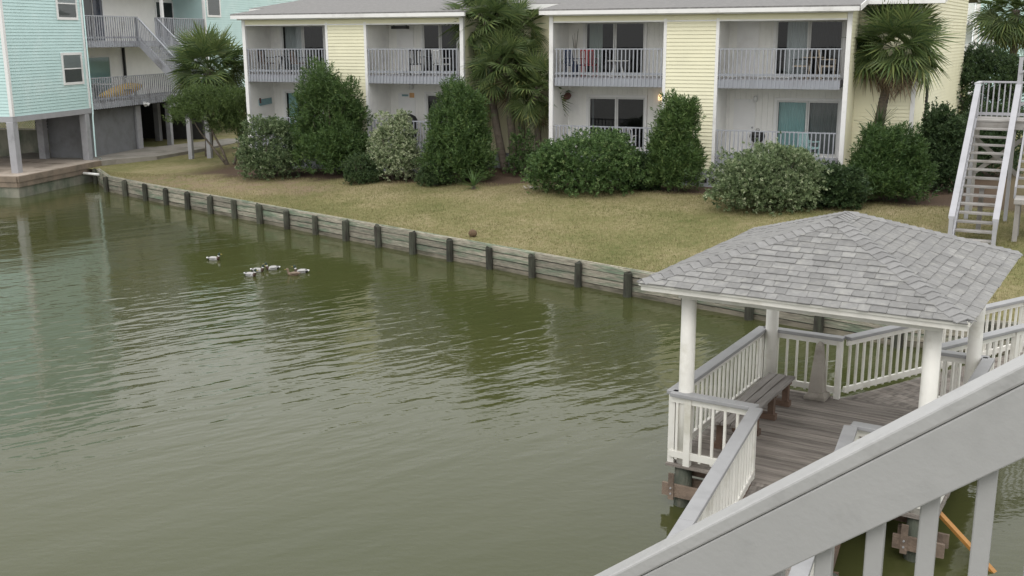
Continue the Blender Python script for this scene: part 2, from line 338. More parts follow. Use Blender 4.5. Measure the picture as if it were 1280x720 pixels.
# ================================================================ the ground, the water and the bulkhead
BP = [(-70,56),(-26,50.5),(-18.45,47.4),(-17.0,44.75),(-14.5,42.2),(2.95,25.75),(8.0,21.25),(16,18.6),(60,4)]
def seg_dist(x, y):
    d = np.full(np.shape(x), 1e9)
    for (ax,ay),(bx_,by) in zip(BP, BP[1:]):
        vx, vy = bx_-ax, by-ay; t = np.clip(((x-ax)*vx+(y-ay)*vy)/(vx*vx+vy*vy), 0, 1)
        d = np.minimum(d, np.hypot(x-ax-t*vx, y-ay-t*vy))
    return d
def gz(x, y):
    x = np.asarray(x, float); y = np.asarray(y, float)
    d = seg_dist(x, y); t = np.clip(d/9, 0, 1); t = t*t*(3-2*t)
    amp = np.where(x < -15.5, .12, .40)
    amp = np.where((x > -15.5) & (x < -11.5), .12+(x+15.5)/4*.28, amp)
    return .63+amp*t+.02*np.sin(x*1.3+y*.7)*np.clip(d/2,0,1)+.014*np.sin(x*2.9-y*2.1)*np.clip(d/2,0,1)
def ground(u, v):
    z = .8
    for _ in range(8):
        p = onz(u, v, z); z = float(gz(p.x, p.y))
    p.z = z; return p

w = MB().quad((-300,-120,0),(300,-120,0),(300,300,0),(-300,300,0)).build('water', 'water'); structure(w)
poly = []
for (ax,ay),(bx_,by) in zip(BP, BP[1:]):
    n = max(1, int(hypot(bx_-ax, by-ay)/.45)); poly += [(ax+(bx_-ax)*i/n, ay+(by-ay)*i/n) for i in range(n)]
poly.append(BP[-1]); poly = np.array(poly)
vd = np.concatenate([np.arange(0, 14, .4), np.array([14.5,15.5,17,19,22,26,31,38,47,60,80,110,160,230])])
nd = np.array([.5,.866]); G = poly[:,None,:]+vd[None,:,None]*nd
gx, gy = G[...,0], G[...,1]; gzv = gz(gx, gy)
me = bpy.data.meshes.new('lawn'); nu, nv = gx.shape
me.from_pydata(np.stack([gx,gy,gzv],-1).reshape(-1,3).tolist(), [], [(i*nv+j, (i+1)*nv+j, (i+1)*nv+j+1, i*nv+j+1) for i in range(nu-1) for j in range(nv-1)])
me.materials.append(M['lawn']); me.polygons.foreach_set('use_smooth', [True]*len(me.polygons))
YA = R(-23.3); YF = Frame((-11.2,45.8), YA)          # yellow building: x along its front, y into it
lx = (gx+11.2)*cos(YA)+(gy-45.8)*sin(YA); ly = -(gx+11.2)*sin(YA)+(gy-45.8)*cos(YA)
dd = seg_dist(gx, gy)
def sm(a, lo, hi): t = np.clip((a-lo)/(hi-lo), 0, 1); return t*t*(3-2*t)
bare = np.exp(-((ly+3.6+.06*lx)/1.5)**2)*sm(lx,-5,-2)*(1-sm(lx,3,9))*1.8 + .35*np.exp(-((ly+3.2)/.8)**2)*sm(lx,6,10)*(1-sm(lx,24,30))
mul = sm(ly+.35*np.sin(lx*1.7)+.2*np.sin(lx*4.1), -2.35, -1.7)*(1-sm(ly,12,14))*sm(lx,-3,-1)*(1-sm(lx,29,32))
for nm, a in (('bare',bare),('mulch',mul)):
    at = me.attributes.new(nm,'FLOAT','POINT'); at.data.foreach_set('value', np.clip(a,0,1).reshape(-1).astype(np.float32))
structure(put('lawn', me))

def blades_mesh(name, P, length, width, tint, spread=.5, matn='grass_blade'):
    n = len(P); a = rng.uniform(0,2*pi,n); lean = rng.uniform(0,spread,n)*length; b = rng.uniform(0,2*pi,n)
    dx, dy = np.cos(a)*width/2, np.sin(a)*width/2
    V = np.empty((n,3,3)); V[:,0] = P+np.stack([dx,dy,0*dx],-1); V[:,1] = P-np.stack([dx,dy,0*dx],-1)
    V[:,2] = P+np.stack([np.cos(b)*lean,np.sin(b)*lean,length],-1)
    return raw_mesh(name, V.reshape(-1,3), np.arange(3*n).reshape(n,3), np.repeat(tint,3), matn)
def raw_mesh(name, V, T, tint, matn):
    me = bpy.data.meshes.new(name); k = T.shape[1]
    me.vertices.add(len(V)); me.vertices.foreach_set('co', V.astype(np.float32).reshape(-1))
    me.loops.add(T.size); me.loops.foreach_set('vertex_index', T.astype(np.int32).reshape(-1))
    me.polygons.add(len(T)); me.polygons.foreach_set('loop_start', np.arange(0,T.size,k,dtype=np.int32)); 
    try: me.polygons.foreach_set('loop_total', np.full(len(T),k,dtype=np.int32))
    except Exception: pass
    at = me.attributes.new('tint','FLOAT','POINT'); at.data.foreach_set('value', np.clip(tint,0,1).astype(np.float32))
    me.materials.append(M[matn]); me.update(calc_edges=True); me.validate(); return me
nb = 260000
tt = rng.uniform(0,1,nb); seg = rng.uniform(0, 1, nb)
A0 = np.array(BP[3]); idx = rng.uniform(0, 1, nb)
bpts = np.array(BP[2:8]); sl = np.hypot(*(bpts[1:]-bpts[:-1]).T); cum = np.concatenate([[0],np.cumsum(sl)]); sx = idx*cum[-1]
bxx = np.interp(sx, cum, bpts[:,0]); byy = np.interp(sx, cum, bpts[:,1]); vv = 13*tt**1.15+.02
gxx, gyy = bxx+vv*.5, byy+vv*.866
l2x = (gxx+11.2)*cos(YA)+(gyy-45.8)*sin(YA); l2y = -(gxx+11.2)*sin(YA)+(gyy-45.8)*cos(YA)
patch = .5+.5*np.sin(gxx*.9+1.3*np.sin(gyy*.6))*np.sin(gyy*.8+1.1*np.sin(gxx*.5))
bareb = np.exp(-((l2y+3.6+.06*l2x)/1.5)**2)*sm(l2x,-5,-2)*(1-sm(l2x,3,9))
keep = (l2y < -1.9) & (rng.uniform(0,1,nb) > .75*bareb)
keep &= ~((gxx < -15.8) & (gyy > 47.3))
P = np.stack([gxx,gyy,gz(gxx,gyy)-.005],-1)[keep]
go = put('grass', blades_mesh('grass', P, rng.uniform(.03,.075,len(P)), rng.uniform(.008,.016,len(P)), np.clip(.25+.35*patch[keep]+rng.normal(0,.3,len(P)),0,1), .9))
tag(go, 'short patchy green and straw coloured grass growing between the bulkhead and the shrubs', 'grass'); go['kind'] = 'stuff'

# timber bulkhead: one thing per straight run is not how it is built; it is one wall of posts and planks
bulk = thing('bulkhead', 'weathered timber retaining wall of mossy planks and dark posts along the water', 'retaining wall', (BP[3][0],BP[3][1],0))
bo = Vector((BP[3][0],BP[3][1],0))
for bi in range(2, 7):
    a = Vector((*BP[bi],0)); b = Vector((*BP[bi+1],0)); L = (b-a).length; n = max(1, round(L/1.595)); d = (b-a).normalized(); nn = Vector((d.y,-d.x,0))
    rz = atan2(d.y, d.x)
    for i in range(n+(1 if bi == 6 else 0)):
        p = a+d*(L*i/n)+nn*.13-bo; h = .64+random.uniform(-.03,.04)
        if bi == 2 and i == 1: continue
        m = MB(); r0 = .105+random.uniform(-.01,.01)
        m.tube([(0,0,-.8),(0,0,.25),(random.uniform(-.015,.015),random.uniform(-.015,.015),h-.015),(0,0,h)], [r0,r0,r0*.98,r0*.86], 9)
        m.build('post', 'bulk_post', bulk, p, smooth=False)
    for i in range(n):
        for j, (z0, z1) in enumerate(((-.75,.115),(.13,.295),(.31,.475),(.49,.655))):
            wv = random.uniform(-.016,.016); Lp = L/n-.012
            me_ = bx(0,Lp,-.03,.03,z0+.002,z1-.006+random.uniform(-.004,.006)).mesh('plank', 'bulk_low' if j < 1 else 'bulk_plank')
            put('plank', me_, bulk, a+d*(L*i/n+.006)+nn*wv-bo+Vector((0,0,random.uniform(-.006,.006))), (0,random.uniform(-.004,.004),rz))
    k = MB(); k.bar(a-nn*.055+Vector((0,0,.3))-bo, b-nn*.055+Vector((0,0,.3))-bo, .04, .66); k.build('backing_board','bulk_post',bulk)
    k = MB(); k.bar(a-nn*.06+Vector((0,0,.655))-bo, b-nn*.06+Vector((0,0,.655))-bo, .06, .03); k.build('cap_strip', 'bulk_plank', bulk)

# ================================================================ yellow apartment building
yb = thing('apartment_building', 'pale yellow clapboard apartment building with white trimmed balconies behind the shrubs', 'building', (*YF.o,0), YA)
ZF, ZL, ZU, ZS = 1.66, 2.02, 4.82, 6.78           # foundation top, lower floor, upper floor, top of the balcony openings
DEP, REC = 1.85, 2.5                              # balcony depth, depth of the recessed wall
BAYS = [(.12,4.06),(5.95,10.0),(13.95,18.10),(20.05,24.18)]
BLOCKS = [(0,10.2),(13.78,24.42)]
def trim(x0,x1,y0,y1,z0,z1): return bx(x0,x1,y0,y1,z0,z1).build('trim','white_trim',yb)
# foundation with vents
for x0, x1 in BLOCKS:
    f = bx(x0+.04,x1-.04,.05,REC+.3,.3,ZF).build('foundation','found_grey',yb)
    for vx in ((8.2,8.5) if x0 == 0 else (19.6,19.9)):
        m = bx(vx,vx+.2,.03,.049,1.16,1.32).build('vent','dark',f)
f = bx(10.2,13.78,REC+.04,REC+.5,.3,ZF).build('foundation','found_grey',yb)
m = MB().box(12.55,13.05,REC+.02,REC+.039,.95,1.5); m.build('crawl_opening','dark',f)
f = bx(24.43,26.4,REC+.04,REC+.5,.3,ZF).build('foundation','found_grey',yb)
# front walls between the balconies
for x0, x1 in ((4.16,5.85),(18.20,19.95)):
    siding(MB(), (x0,0), (x1,0), ZF, ZS+.24).build('siding','yellow_vinyl',yb,kind='stuff')
    bx(x0,x1,.004,.12,ZF,ZS+.24).build('wall_core','yellow_vinyl',yb)
    for tx in (x0-.11, x1): trim(tx,tx+.11,-.03,.12,ZF-.02,ZS+.10)
    for tx in (x0, x1): bx(tx-.07,tx+.07,.125,DEP,ZL,ZS).build('side_wall','white_wall',yb)
# recessed walls, side walls, end wall
END = [(26.4,REC),(27.75,14.5)]
def wallpiece(p, q, z0=ZF, z1=ZS+.68):
    siding(MB(), p, q, z0, z1).build('siding','yellow_vinyl',yb,kind='stuff')
wallpiece((10.2,REC),(13.78,REC)); wallpiece((24.42,REC),END[0]); wallpiece(END[0],END[1],1.2,10.2)
wallpiece((10.2,.12),(10.2,REC),z1=ZS+.43); wallpiece((24.42,.12),(24.42,REC),z1=ZS+.43); wallpiece((13.78,REC),(13.78,.12),z1=ZS+.43); wallpiece((0,REC),(0,.12),z1=ZS+.43)
trim(26.33,26.47,REC-.07,REC+.06,ZF-.1,ZS+1.2)
bx(10.2,13.78,REC+.03,REC+.2,ZF,ZS+.68).build('wall_core','yellow_vinyl',yb); bx(24.42,26.4,REC+.03,REC+.2,ZF,ZS+.68).build('wall_core','yellow_vinyl',yb)
for x0, x1 in BLOCKS:
    for xx in (x0+.03, x1-.03): bx(xx-.02,xx+.02,.13,DEP-.002,ZF+.02,ZS).build('side_wall','white_wall',yb)
    for a, b in ((x0-.03,x0+.12),(x1-.12,x1+.03)): trim(a,b,-.03,.12,1.46,ZS+.25)
    bx(x0+.13,x1-.13,-.012,.118,ZS+.0,ZS+.235).build('header','yellow_vinyl',yb)
    m = MB().box(x0+.13,x1-.13,-.026,-.013,ZS+.0,ZS+.05); m.build('trim','white_trim',yb)
    # eave: frieze, fascia, gutter, roof
    bx(x0-.05,x1+.05,-.30,.15,ZS+.24,ZS+.37).build('frieze','white_trim',yb)
    g = MB().box(x0-.28,x1+.28,-.42,-.31,ZS+.28,ZS+.42); g.build('gutter','white_trim',yb)
PIT = .12
def roofz(y): return ZS+.40+PIT*(y+.40)
m = MB()
def slab(x0,x1,y0,y1,t=.07):
    m.add([(x0,y0,roofz(y0)),(x1,y0,roofz(y0)),(x1,y1,roofz(y1)),(x0,y1,roofz(y1)),(x0,y0,roofz(y0)+t),(x1,y0,roofz(y0)+t),(x1,y1,roofz(y1)+t),(x0,y1,roofz(y1)+t)],
          [(0,3,2,1),(4,5,6,7),(0,1,5,4),(1,2,6,5),(2,3,7,6),(3,0,4,7)])
for x0, x1 in BLOCKS: slab(x0-.3,x1+.3,-.40,REC-.5)
slab(-1.1,27.2,REC-.497,11.0)
m.add([(-1.1,11,roofz(11)),(27.2,11,roofz(11)),(28.2,18,roofz(4)),(-1.1,18,roofz(4))],[(0,1,2,3)])
rf = m.build('roof','roof_far',yb)
for a, b in ((-1.1,-.31),(10.51,13.47),(24.73,27.2)):
    z = roofz(REC-.5); bx(a,b,REC-.52,REC-.505,z-.15,z+.05).build('fascia','white_trim',yb)
    bx(a,b,REC-.50,REC-.02,z-.15,z-.13).build('eave_soffit','soffit',yb)
k = MB().bar((24.74,-.4,roofz(-.4)-.02),(24.74,REC-.52,roofz(REC-.52)-.02),.03,.19); k.build('rake_board','white_trim',yb)
k = MB().bar((27.22,REC-.4,roofz(REC-.4)-.02),(27.5,11,roofz(11)-.02),.03,.19); k.build('rake_board','white_trim',yb)
# narrow dark upright strip on the end wall
k = MB().bar((26.4+.107*2.6+.05,REC+2.6,4.7),(26.4+.107*2.6+.05,REC+2.6,3.0),.10,.22,up=(.1,1,0)); k.build('end_strip','dark',yb)

# interior body so that nothing shows through
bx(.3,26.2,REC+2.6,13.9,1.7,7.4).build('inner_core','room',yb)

def sliding_door(parent, x0, x1, z0, z1, y, panes):
    fw = .06; m = MB(); yy0, yy1 = y-.05, y+.05
    m.box(x0-.09,x0,yy0,yy1,z0,z1+.09).box(x1,x1+.09,yy0,yy1,z0,z1+.09).box(x0,x1,yy0,yy1,z1,z1+.09).box(x0,x1,yy0,yy1,z0,z0+.04)
    d = m.build('sliding_door','white_trim',parent)
    n = len(panes); wx = (x1-x0)/n
    for i, (gl, cur) in enumerate(panes):
        a, b = x0+i*wx+.002, x0+(i+1)*wx-.002; oy = y+(.018 if i % 2 else -.012)
        m = MB(); m.box(a,a+fw,oy-.012,oy+.012,z0+.042,z1-.002).box(b-fw,b,oy-.012,oy+.012,z0+.042,z1-.002).box(a+fw,b-fw,oy-.012,oy+.012,z1-.07,z1-.002).box(a+fw,b-fw,oy-.012,oy+.012,z0+.042,z0+.13)
        m.build('sash','alum',d)
        MB().quad((a+fw,oy,z0+.13),(b-fw,oy,z0+.13),(b-fw,oy,z1-.07),(a+fw,oy,z1-.07)).build('pane',gl,d)
        if cur:
            cm, c0, c1 = cur; m = MB(); q0, q1 = a+fw+(b-a-2*fw)*c0, a+fw+(b-a-2*fw)*c1; k = max(3, int((q1-q0)/.045))
            pts = [(q0+(q1-q0)*j/k, y+.13+.022*(j % 2)) for j in range(k+1)]
            for (ax,ay),(bx_,by) in zip(pts, pts[1:]): m.quad((ax,ay,z0+.06),(bx_,by,z0+.06),(bx_,by,z1),(ax,ay,z1))
            m.build('curtain',cm,d)
    bx(x0+wx-.05,x0+wx+.0,y-.045,y-.026,z0+.95,z0+1.2).build('handle','alum',d)
    return d
G1, G2 = 'glass','glass_tint'
DOORS = {   # (bay, floor): photo columns of the door's jambs, panes (glass, curtain (cloth, from, to))
 (0,1):((353,405),[(G1,('curtain_grey',0,1)),(G2,None)]), (0,0):((358,404),[(G1,('curtain_teal',0,.55)),(G2,None)]),
 (1,1):((529,572),[(G2,None),(G2,None)]), (1,0):((534,573),[(G2,None),(G2,None)]),
 (2,1):((732,806),[(G1,('curtain_green',.05,.55)),(G2,None)]), (2,0):((736,806),[(G2,('curtain_grey',.02,.1)),(G2,None)]),
 (3,1):((970,1054),[(G1,('curtain_grey',.3,1)),(G2,('blind_dark',0,1))]), (3,0):((971,1049),[(G1,('curtain_teal',0,1)),(G1,('screen_grey',0,1))])}
for bi, (x0, x1) in enumerate(BAYS):
    for fl, zf in ((0,ZL),(1,ZU)):
        zc = ZS if fl else ZU-.30
        (ua, ub), panes = DOORS[(bi,fl)]
        dx0 = YF.hit(ua, 140 if not fl else 50, DEP)[0]; dx1 = min(YF.hit(ub, 140 if not fl else 50, DEP)[0], x1-.12); dz1 = zf+2.0
        # back wall of grooved boards round the door
        m = MB(); x = x0-.13
        while x < x1+.13:
            b = min(x+.195, x1+.13)
            for (p, q, za, zb) in ((x, min(b,dx0-.09), zf, zc), (max(x,dx1+.09), b, zf, zc), (max(x,dx0-.09), min(b,dx1+.09), dz1+.09, zc)):
                if q-p > .01: m.box(p,q,DEP,DEP+.04,za,zb)
            x += .2
        m.box(x0-.13,dx0-.09,DEP+.03,DEP+.05,zf,zc).box(dx1+.09,x1+.13,DEP+.03,DEP+.05,zf,zc) if dx1+.09 < x1+.04 else m.box(x0-.13,dx0-.09,DEP+.03,DEP+.05,zf,zc)
        m.box(dx0-.09,min(dx1+.09,x1+.05),DEP+.03,DEP+.05,dz1+.09,zc)
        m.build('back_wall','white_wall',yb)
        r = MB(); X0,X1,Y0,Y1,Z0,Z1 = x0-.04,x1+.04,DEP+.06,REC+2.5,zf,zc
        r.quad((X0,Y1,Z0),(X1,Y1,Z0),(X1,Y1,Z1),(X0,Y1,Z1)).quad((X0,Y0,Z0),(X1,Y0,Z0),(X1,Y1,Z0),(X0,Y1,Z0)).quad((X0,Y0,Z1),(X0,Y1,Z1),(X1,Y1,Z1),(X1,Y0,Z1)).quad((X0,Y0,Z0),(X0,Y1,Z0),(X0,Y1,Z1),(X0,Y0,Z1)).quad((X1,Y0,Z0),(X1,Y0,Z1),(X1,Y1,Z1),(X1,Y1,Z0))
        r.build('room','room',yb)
        sliding_door(yb, dx0, dx1, zf, dz1, DEP-.0, panes)
        bx(x0-.0,x1+.0,.10,DEP-.004,zf-.22,zf).build('balcony_floor','beam_grey',yb)
        bx(x0-.0,x1+.0,.13,DEP-.004,zc+.002,zc+.04).build('ceiling','soffit',yb)
        rb = bx(x0,x1,.035,.095,zf-.32,zf-.04).build('rim_board','grey_rail',yb)
        railing(yb, (x0+.01,.05,zf+1.0), (x1-.01,.05,zf+1.0), 1.30, .147, 'grey_rail','grey_rail', low=.86, off=(0,-.035), low_at=(0,.01))
        if fl == 0: bx(x0,x1,.06,.5,ZF,ZL-.33).build('skirt_wall','found_grey',yb)
# closet doors on some balconies
for bi, fl, x in ((1,0,.35),(1,1,.35),(3,0,.25),(3,1,.25)):
    x0 = BAYS[bi][0]; zf = ZU if fl else ZL
    d = MB().box(x0+x,x0+x+.78,DEP-.03,DEP-.002,zf+.02,zf+2.02).build('closet_door','white_trim',yb)
    MB().lathe([(.0,0),(.035,.0),(.035,.03),(.0,.035)],8).build('door_knob','metal',d,(x0+x+.7,DEP-.03,zf+1.0),(R(90),0,0))

# ---------------------------------------------------------------- things on the balconies
def ywall(bi, fl, u, v, d=DEP): x, z = YF.hit(u, v, d); return x, z
def wall_lamp(u, v, label, lit=False, bi=0):
    x, z = YF.hit(u, v, DEP); t = thing('wall_lamp', label, 'lamp', YF.w(x, DEP-.01, z), YA)
    bx(-.06,.06,-.035,0,-.09,.09).build('back_plate','white_plastic',t)
    MB().lathe([(.05,-.13),(.075,-.1),(.07,.06),(.04,.1)],10,(0,-.10,0)).build('lamp_shade','lamp_lit' if lit else 'white_plastic',t,smooth=True)
wall_lamp(515,108,'small white lamp on the lower balcony wall above a painted plaque')
wall_lamp(826,121,'glowing wall lamp on the lower balcony beside a tall shrub', True)
wall_lamp(945,123,'unlit white wall lamp above the kettle grill on the ground floor')
def chair(loc, rz, label, frame, seat, group=None, lattice=False):
    t = thing('patio_chair', label, 'chair', loc, rz, group)
    bx(-.25,.25,-.24,.24,.40,.45).build('seat',seat,t,bevel=.01)
    if lattice:
        b = MB().tube([(-.24,.24,.45),(-.24,.29,.85),(-.15,.31,.97),(0,.32,1.0),(.15,.31,.97),(.24,.29,.85),(.24,.24,.45)],.02,6).build('backrest',frame,t)
        for i in range(5):
            MB().bar((-.2+.1*i,.26,.46),(-.12+.06*i,.31,.96),.015,.02).build('back_slat',frame,b); MB().bar((.2-.1*i,.265,.46),(.12-.06*i,.315,.96),.015,.02).build('back_slat',frame,b)
    else:
        b = MB().bar((-.24,.25,.45),(-.24,.33,.98),.035,.035).bar((.24,.25,.45),(.24,.33,.98),.035,.035).bar((-.25,.33,.96),(.25,.33,.96),.03,.06).build('backrest',frame,t)
        for i in range(4): MB().bar((-.15+.1*i,.26,.47),(-.15+.1*i,.325,.94),.06,.018,up=(0,1,0)).build('back_slat',seat,b)
    for x in (-.23,.23):
        for y in (-.21,.22): bx(x-.02,x+.02,y-.02,y+.02,0,.40).build('leg',frame,t)
        MB().bar((x,-.22,.45),(x,-.22,.64),.03,.03,up=(0,1,0)).bar((x,-.25,.655),(x,.29,.66),.05,.03).build('armrest',frame,t)
def table(loc, label, matn, r=.45, h=.72):
    t = thing('patio_table', label, 'table', loc)
    MB().lathe([(r-.02,h-.03),(r,h-.015),(r-.01,h)],20).build('tabletop',matn,t)
    for k in range(4):
        a = pi/4+k*pi/2; MB().bar((cos(a)*.12,sin(a)*.12,h-.03),(cos(a)*r*.8,sin(a)*r*.8,0),.03,.03).build('leg',matn,t)
def grill(loc, rz, label, matn='black'):
    t = thing('kettle_grill', label, 'grill', loc, rz)
    MB().lathe([(.03,.50),(.16,.54),(.25,.62),(.28,.72)],16).build('bowl',matn,t,smooth=True)
    l = MB().lathe([(.285,.725),(.27,.82),(.19,.91),(.05,.95),(.0,.955)],16).build('lid',matn,t,smooth=True)
    MB().tube([(-.06,0,.95),(-.05,0,1.0),(.05,0,1.0),(.06,0,.95)],.012,6).build('lid_handle',matn,l)
    for k in range(3):
        a = k*2*pi/3+.4; MB().tube([(cos(a)*.14,sin(a)*.14,.58),(cos(a)*.3,sin(a)*.3,0)],.014,6).build('leg','metal',t)
def bal(bi, fl, u, d):   # a spot on a balcony floor under photo column u
    zf = ZU if fl else ZL; x = YF.hit(u, 90 if fl else 185, d)[0]; return YF.w(x, d, zf)
grill(bal(3,0,946,1.25), YA+.3, 'black kettle grill on three legs on the ground floor balcony with teal curtains')
# grill under a black cover on the lower left block
t = thing('covered_grill','domed barbecue under a black cover on the lower balcony with a plaque','grill', bal(1,0,510,.95), YA)
MB().lathe([(.42,0),(.42,.5),(.45,.8),(.44,1.0),(.36,1.14),(.2,1.22),(.0,1.24)],16,sy=.7).build('cover','black',t,smooth=True)
MB().lathe([(.462,.78),(.462,.82)],16,sy=.7).build('strap','dark',t)
chair(bal(2,0,785,.75), YA+pi, 'ornate white lattice back chair by the dark glass door', 'white_plastic','white_plastic', lattice=True)
table(bal(2,0,752,.9), 'small dark round table behind the railing near a dark red fish', 'black', .38)
chair(bal(3,0,1012,.85), YA+2.4, 'pale teal garden chair in front of teal curtains', 'curtain_teal','curtain_teal')
table(bal(3,1,1016,.95), 'round beige table on the upper balcony with a dark screen', 'beige', .42, .74)
chair(bal(3,1,1034,1.05), YA+pi/2+.2, 'beige wooden chair right of a round beige table', 'beige','beige')
chair(bal(3,1,1000,1.05), YA-pi/2, 'dark slatted chair at a round beige table', 'black','beige')
chair(bal(2,1,737,.9), YA+pi, 'chair covered with a dark red towel on an upper balcony', 'red','red')
chair(bal(2,1,718,.7), YA+2.6, 'navy blue chair beside a red one on an upper balcony', 'navy','navy')
table(bal(2,1,772,.8), 'low pale table in front of the green curtain upstairs', 'white_plastic', .4, .6)
chair(bal(0,1,335,.9), YA+pi*.9, 'dark chair below a white lamp and a round wall ornament', 'black','brown_wood')
table(bal(0,1,356,.9), 'dark round table on the upper balcony with a grey curtain', 'black', .42)
chair(bal(0,1,374,1.0), YA+2.9, 'dark chair in front of a grey curtain', 'black','brown_wood')
chair(bal(1,1,553,.8), YA+2.7, 'white plastic chair beside a dark upstairs doorway', 'white_plastic','white_plastic')
chair(bal(1,1,520,.8), YA+3.6, 'dark metal chair under a dark ceiling box', 'black','black')
table(bal(1,1,536,1.0), 'round dark table between a white chair and a metal one', 'black', .36)
def plaque(name, label, u, v, w, h, m1, m2=None, side=None, tilt=0):
    if side is None:
        x, z = YF.hit(u, v, DEP); t = thing(name, label, 'plaque', YF.w(x, DEP-.025, z), YA)
        bx(-w/2,w/2*.3,-.02,.02,-h/2,h/2).build('board',m1,t); bx(w/2*.3+.002,w/2,-.02,.02,-h/2,h/2).build('end_board',m2 or m1,t)
        if m2: bx(-w/2+.05,-w/2+.35,-.028,-.021,-h/2+.05,h/2-.06).build('painted_patch','teal_paint',t)
    else:
        y, z = YF.hitx(u, v, side); t = thing(name, label, 'plaque', YF.w(side+.03, y, z), YA)
        bx(-.02,.02,-w/2,w/2,-h/2,h/2).build('board',m1,t,rot=(tilt,0,0))
        bx(.02,.03,-w/2,-w/2+.12,-h/2+.1,h/2+.06).build('ornament','rust',t,rot=(tilt,0,0))
    return t
plaque('wall_plaque','cream and orange painted plaque on the wall above the covered barbecue',510,119,.62,.19,'white_trim','orange_paint')
plaque('wall_plaque','long blue grey carved board hung on the white wall beside a climbing shrub',331,127,.9,.26,'teal_paint',side=.05,tilt=R(3))
# wall ornaments
y_, z_ = YF.hitx(709,121,BLOCKS[1][0]+.06); t = thing('fish_ornament','dark red fish sculpture hung on the white balcony wall','ornament',YF.w(BLOCKS[1][0]+.08,y_,z_),YA)
MB().tube([(0,-.42,-.06),(0,-.3,0),(0,-.1,.04),(0,.15,.03),(0,.28,-.02)],[.06,.12,.15,.10,.05],8).build('body','rust',t,rot=(R(6),0,0),smooth=True)
MB().add([(.0,.25,-.02),(.0,.44,.14),(.0,.40,-.0),(.0,.44,-.16),(.03,.25,-.02),(.03,.44,.14),(.03,.40,0),(.03,.44,-.16)],[(0,1,2,3),(7,6,5,4),(0,4,5,1),(1,5,6,2),(2,6,7,3),(3,7,4,0)]).build('tail','rust',t)
x_, z_ = YF.hit(326,43,DEP); t = thing('round_ornament','round grey wreath ornament on an upper balcony wall','ornament',YF.w(x_,DEP-.03,z_),YA)
MB().tube([(cos(a)*.17,-.01,sin(a)*.22) for a in np.linspace(0,2*pi,17)],.035,6,False).build('ring','screen_grey',t,smooth=True); MB().bar((-.15,-.01,0),(.15,-.01,0),.02,.03).build('cross_bar','screen_grey',t)
x_, z_ = YF.hit(322,37,DEP); t = thing('globe_lamp','white globe lamp on the upper balcony wall next to a wreath','lamp',YF.w(x_-.25,DEP-.02,z_+.05),YA)
MB().lathe([(.0,-.13),(.08,-.1),(.11,0),(.08,.1),(.0,.13)],12,(0,-.12,0)).build('globe','white_plastic',t,smooth=True); bx(-.05,.05,-.06,0,-.05,.05).build('bracket','white_plastic',t)
x_, z_ = YF.hit(500,31,DEP-.5); t = thing('ceiling_box','long dark box fixed under the upper balcony ceiling','box',YF.w(x_,DEP-.5,ZS-.16),YA)
bx(-.35,.35,-.12,.12,.0,.12).build('case','black',t); bx(-.3,-.27,-.02,.02,.12,.16).build('bracket','metal',t); bx(.27,.3,-.02,.02,.12,.16).build('bracket','metal',t)
x_, z_ = YF.hit(720,45,DEP); t = thing('wall_branches','bare dark branches in a floor vase on an upper balcony','vase',YF.w(x_+.1,DEP-.35,ZU),YA)
MB().lathe([(.08,0),(.13,.15),(.12,.35),(.06,.5),(.08,.55)],10).build('vase','navy',t,smooth=True)
for k in range(6):
    a = k*1.05; MB().tube([(0,0,.5),(cos(a)*.05,sin(a)*.05,1.0),(cos(a)*.12,sin(a)*.12,1.75-.08*k)],[.012,.01,.004],5).build('branch','stem',t)

# ================================================================ blue building on piles
BA = R(78); BF = Frame((-20.45,44.1), BA)             # x along the side facing the lawn, y into the building
bb = thing('blue_house', 'light blue clapboard building on grey piles over a deck at the water', 'building', (*BF.o,0), BA)
ZB0, ZB1 = 3.38, 6.18
TOP = 10.6
siding(MB(), (5.42,0), (0,0), 3.2, TOP) if False else None
def bsiding(p, q, z0, z1): siding(MB(), p, q, z0, z1).build('siding','blue_vinyl',bb,kind='stuff')
bsiding((0,0),(5.42,0),3.2,TOP); bsiding((0,8),(0,0),3.2,TOP); bsiding((17.0,0),(34,0),2.9,TOP)
bx(.02,5.4,.02,7.9,3.2,TOP).build('wall_core','blue_vinyl',bb); bx(17.02,34,.02,6,2.9,TOP).build('wall_core','blue_vinyl',bb)
for a, b, c, d in ((-.06,.08,-.06,.08),(5.36,5.48,-.05,.10),(16.95,17.07,-.05,.1)): bx(a,b,c,d,3.2,TOP).build('corner_trim','white_trim',bb)
bx(-.05,5.5,-.05,7.95,2.97,3.195).build('floor_beam','beam_grey',bb)
# windows with a white surround, a raised blind and two sashes
def bwindow(x0, x1, z0, z1, blind=.5):
    m = MB(); w = .11
    m.box(x0-w,x0,-.06,.0,z0-w,z1+w).box(x1,x1+w,-.06,.0,z0-w,z1+w).box(x0,x1,-.06,0,z1,z1+w).box(x0,x1,-.06,0,z0-w,z0)
    wn = m.build('window','white_trim',bb)
    MB().quad((x0,-.036,z0),(x1,-.036,z0),(x1,-.036,z1),(x0,-.036,z1)).build('pane','glass',wn)
    bx(x0,x1,-.030,-.024,z0,z0+(z1-z0)*(1-blind)).build('insect_screen','screen_grey',wn)
    bx(x0,x1,-.030,-.024,z0+(z1-z0)*(1-blind)+.002,z1).build('blind','curtain_grey',wn)
    zm = z0+(z1-z0)*(1-blind); bx(x0,x1,-.052,-.039,zm-.025,zm+.025).build('meeting_rail','white_trim',wn)
bwindow(3.72,5.02,4.42,5.60); bwindow(3.72,5.02,7.22,8.40); bwindow(17.35,18.75,7.55,8.6,.0)
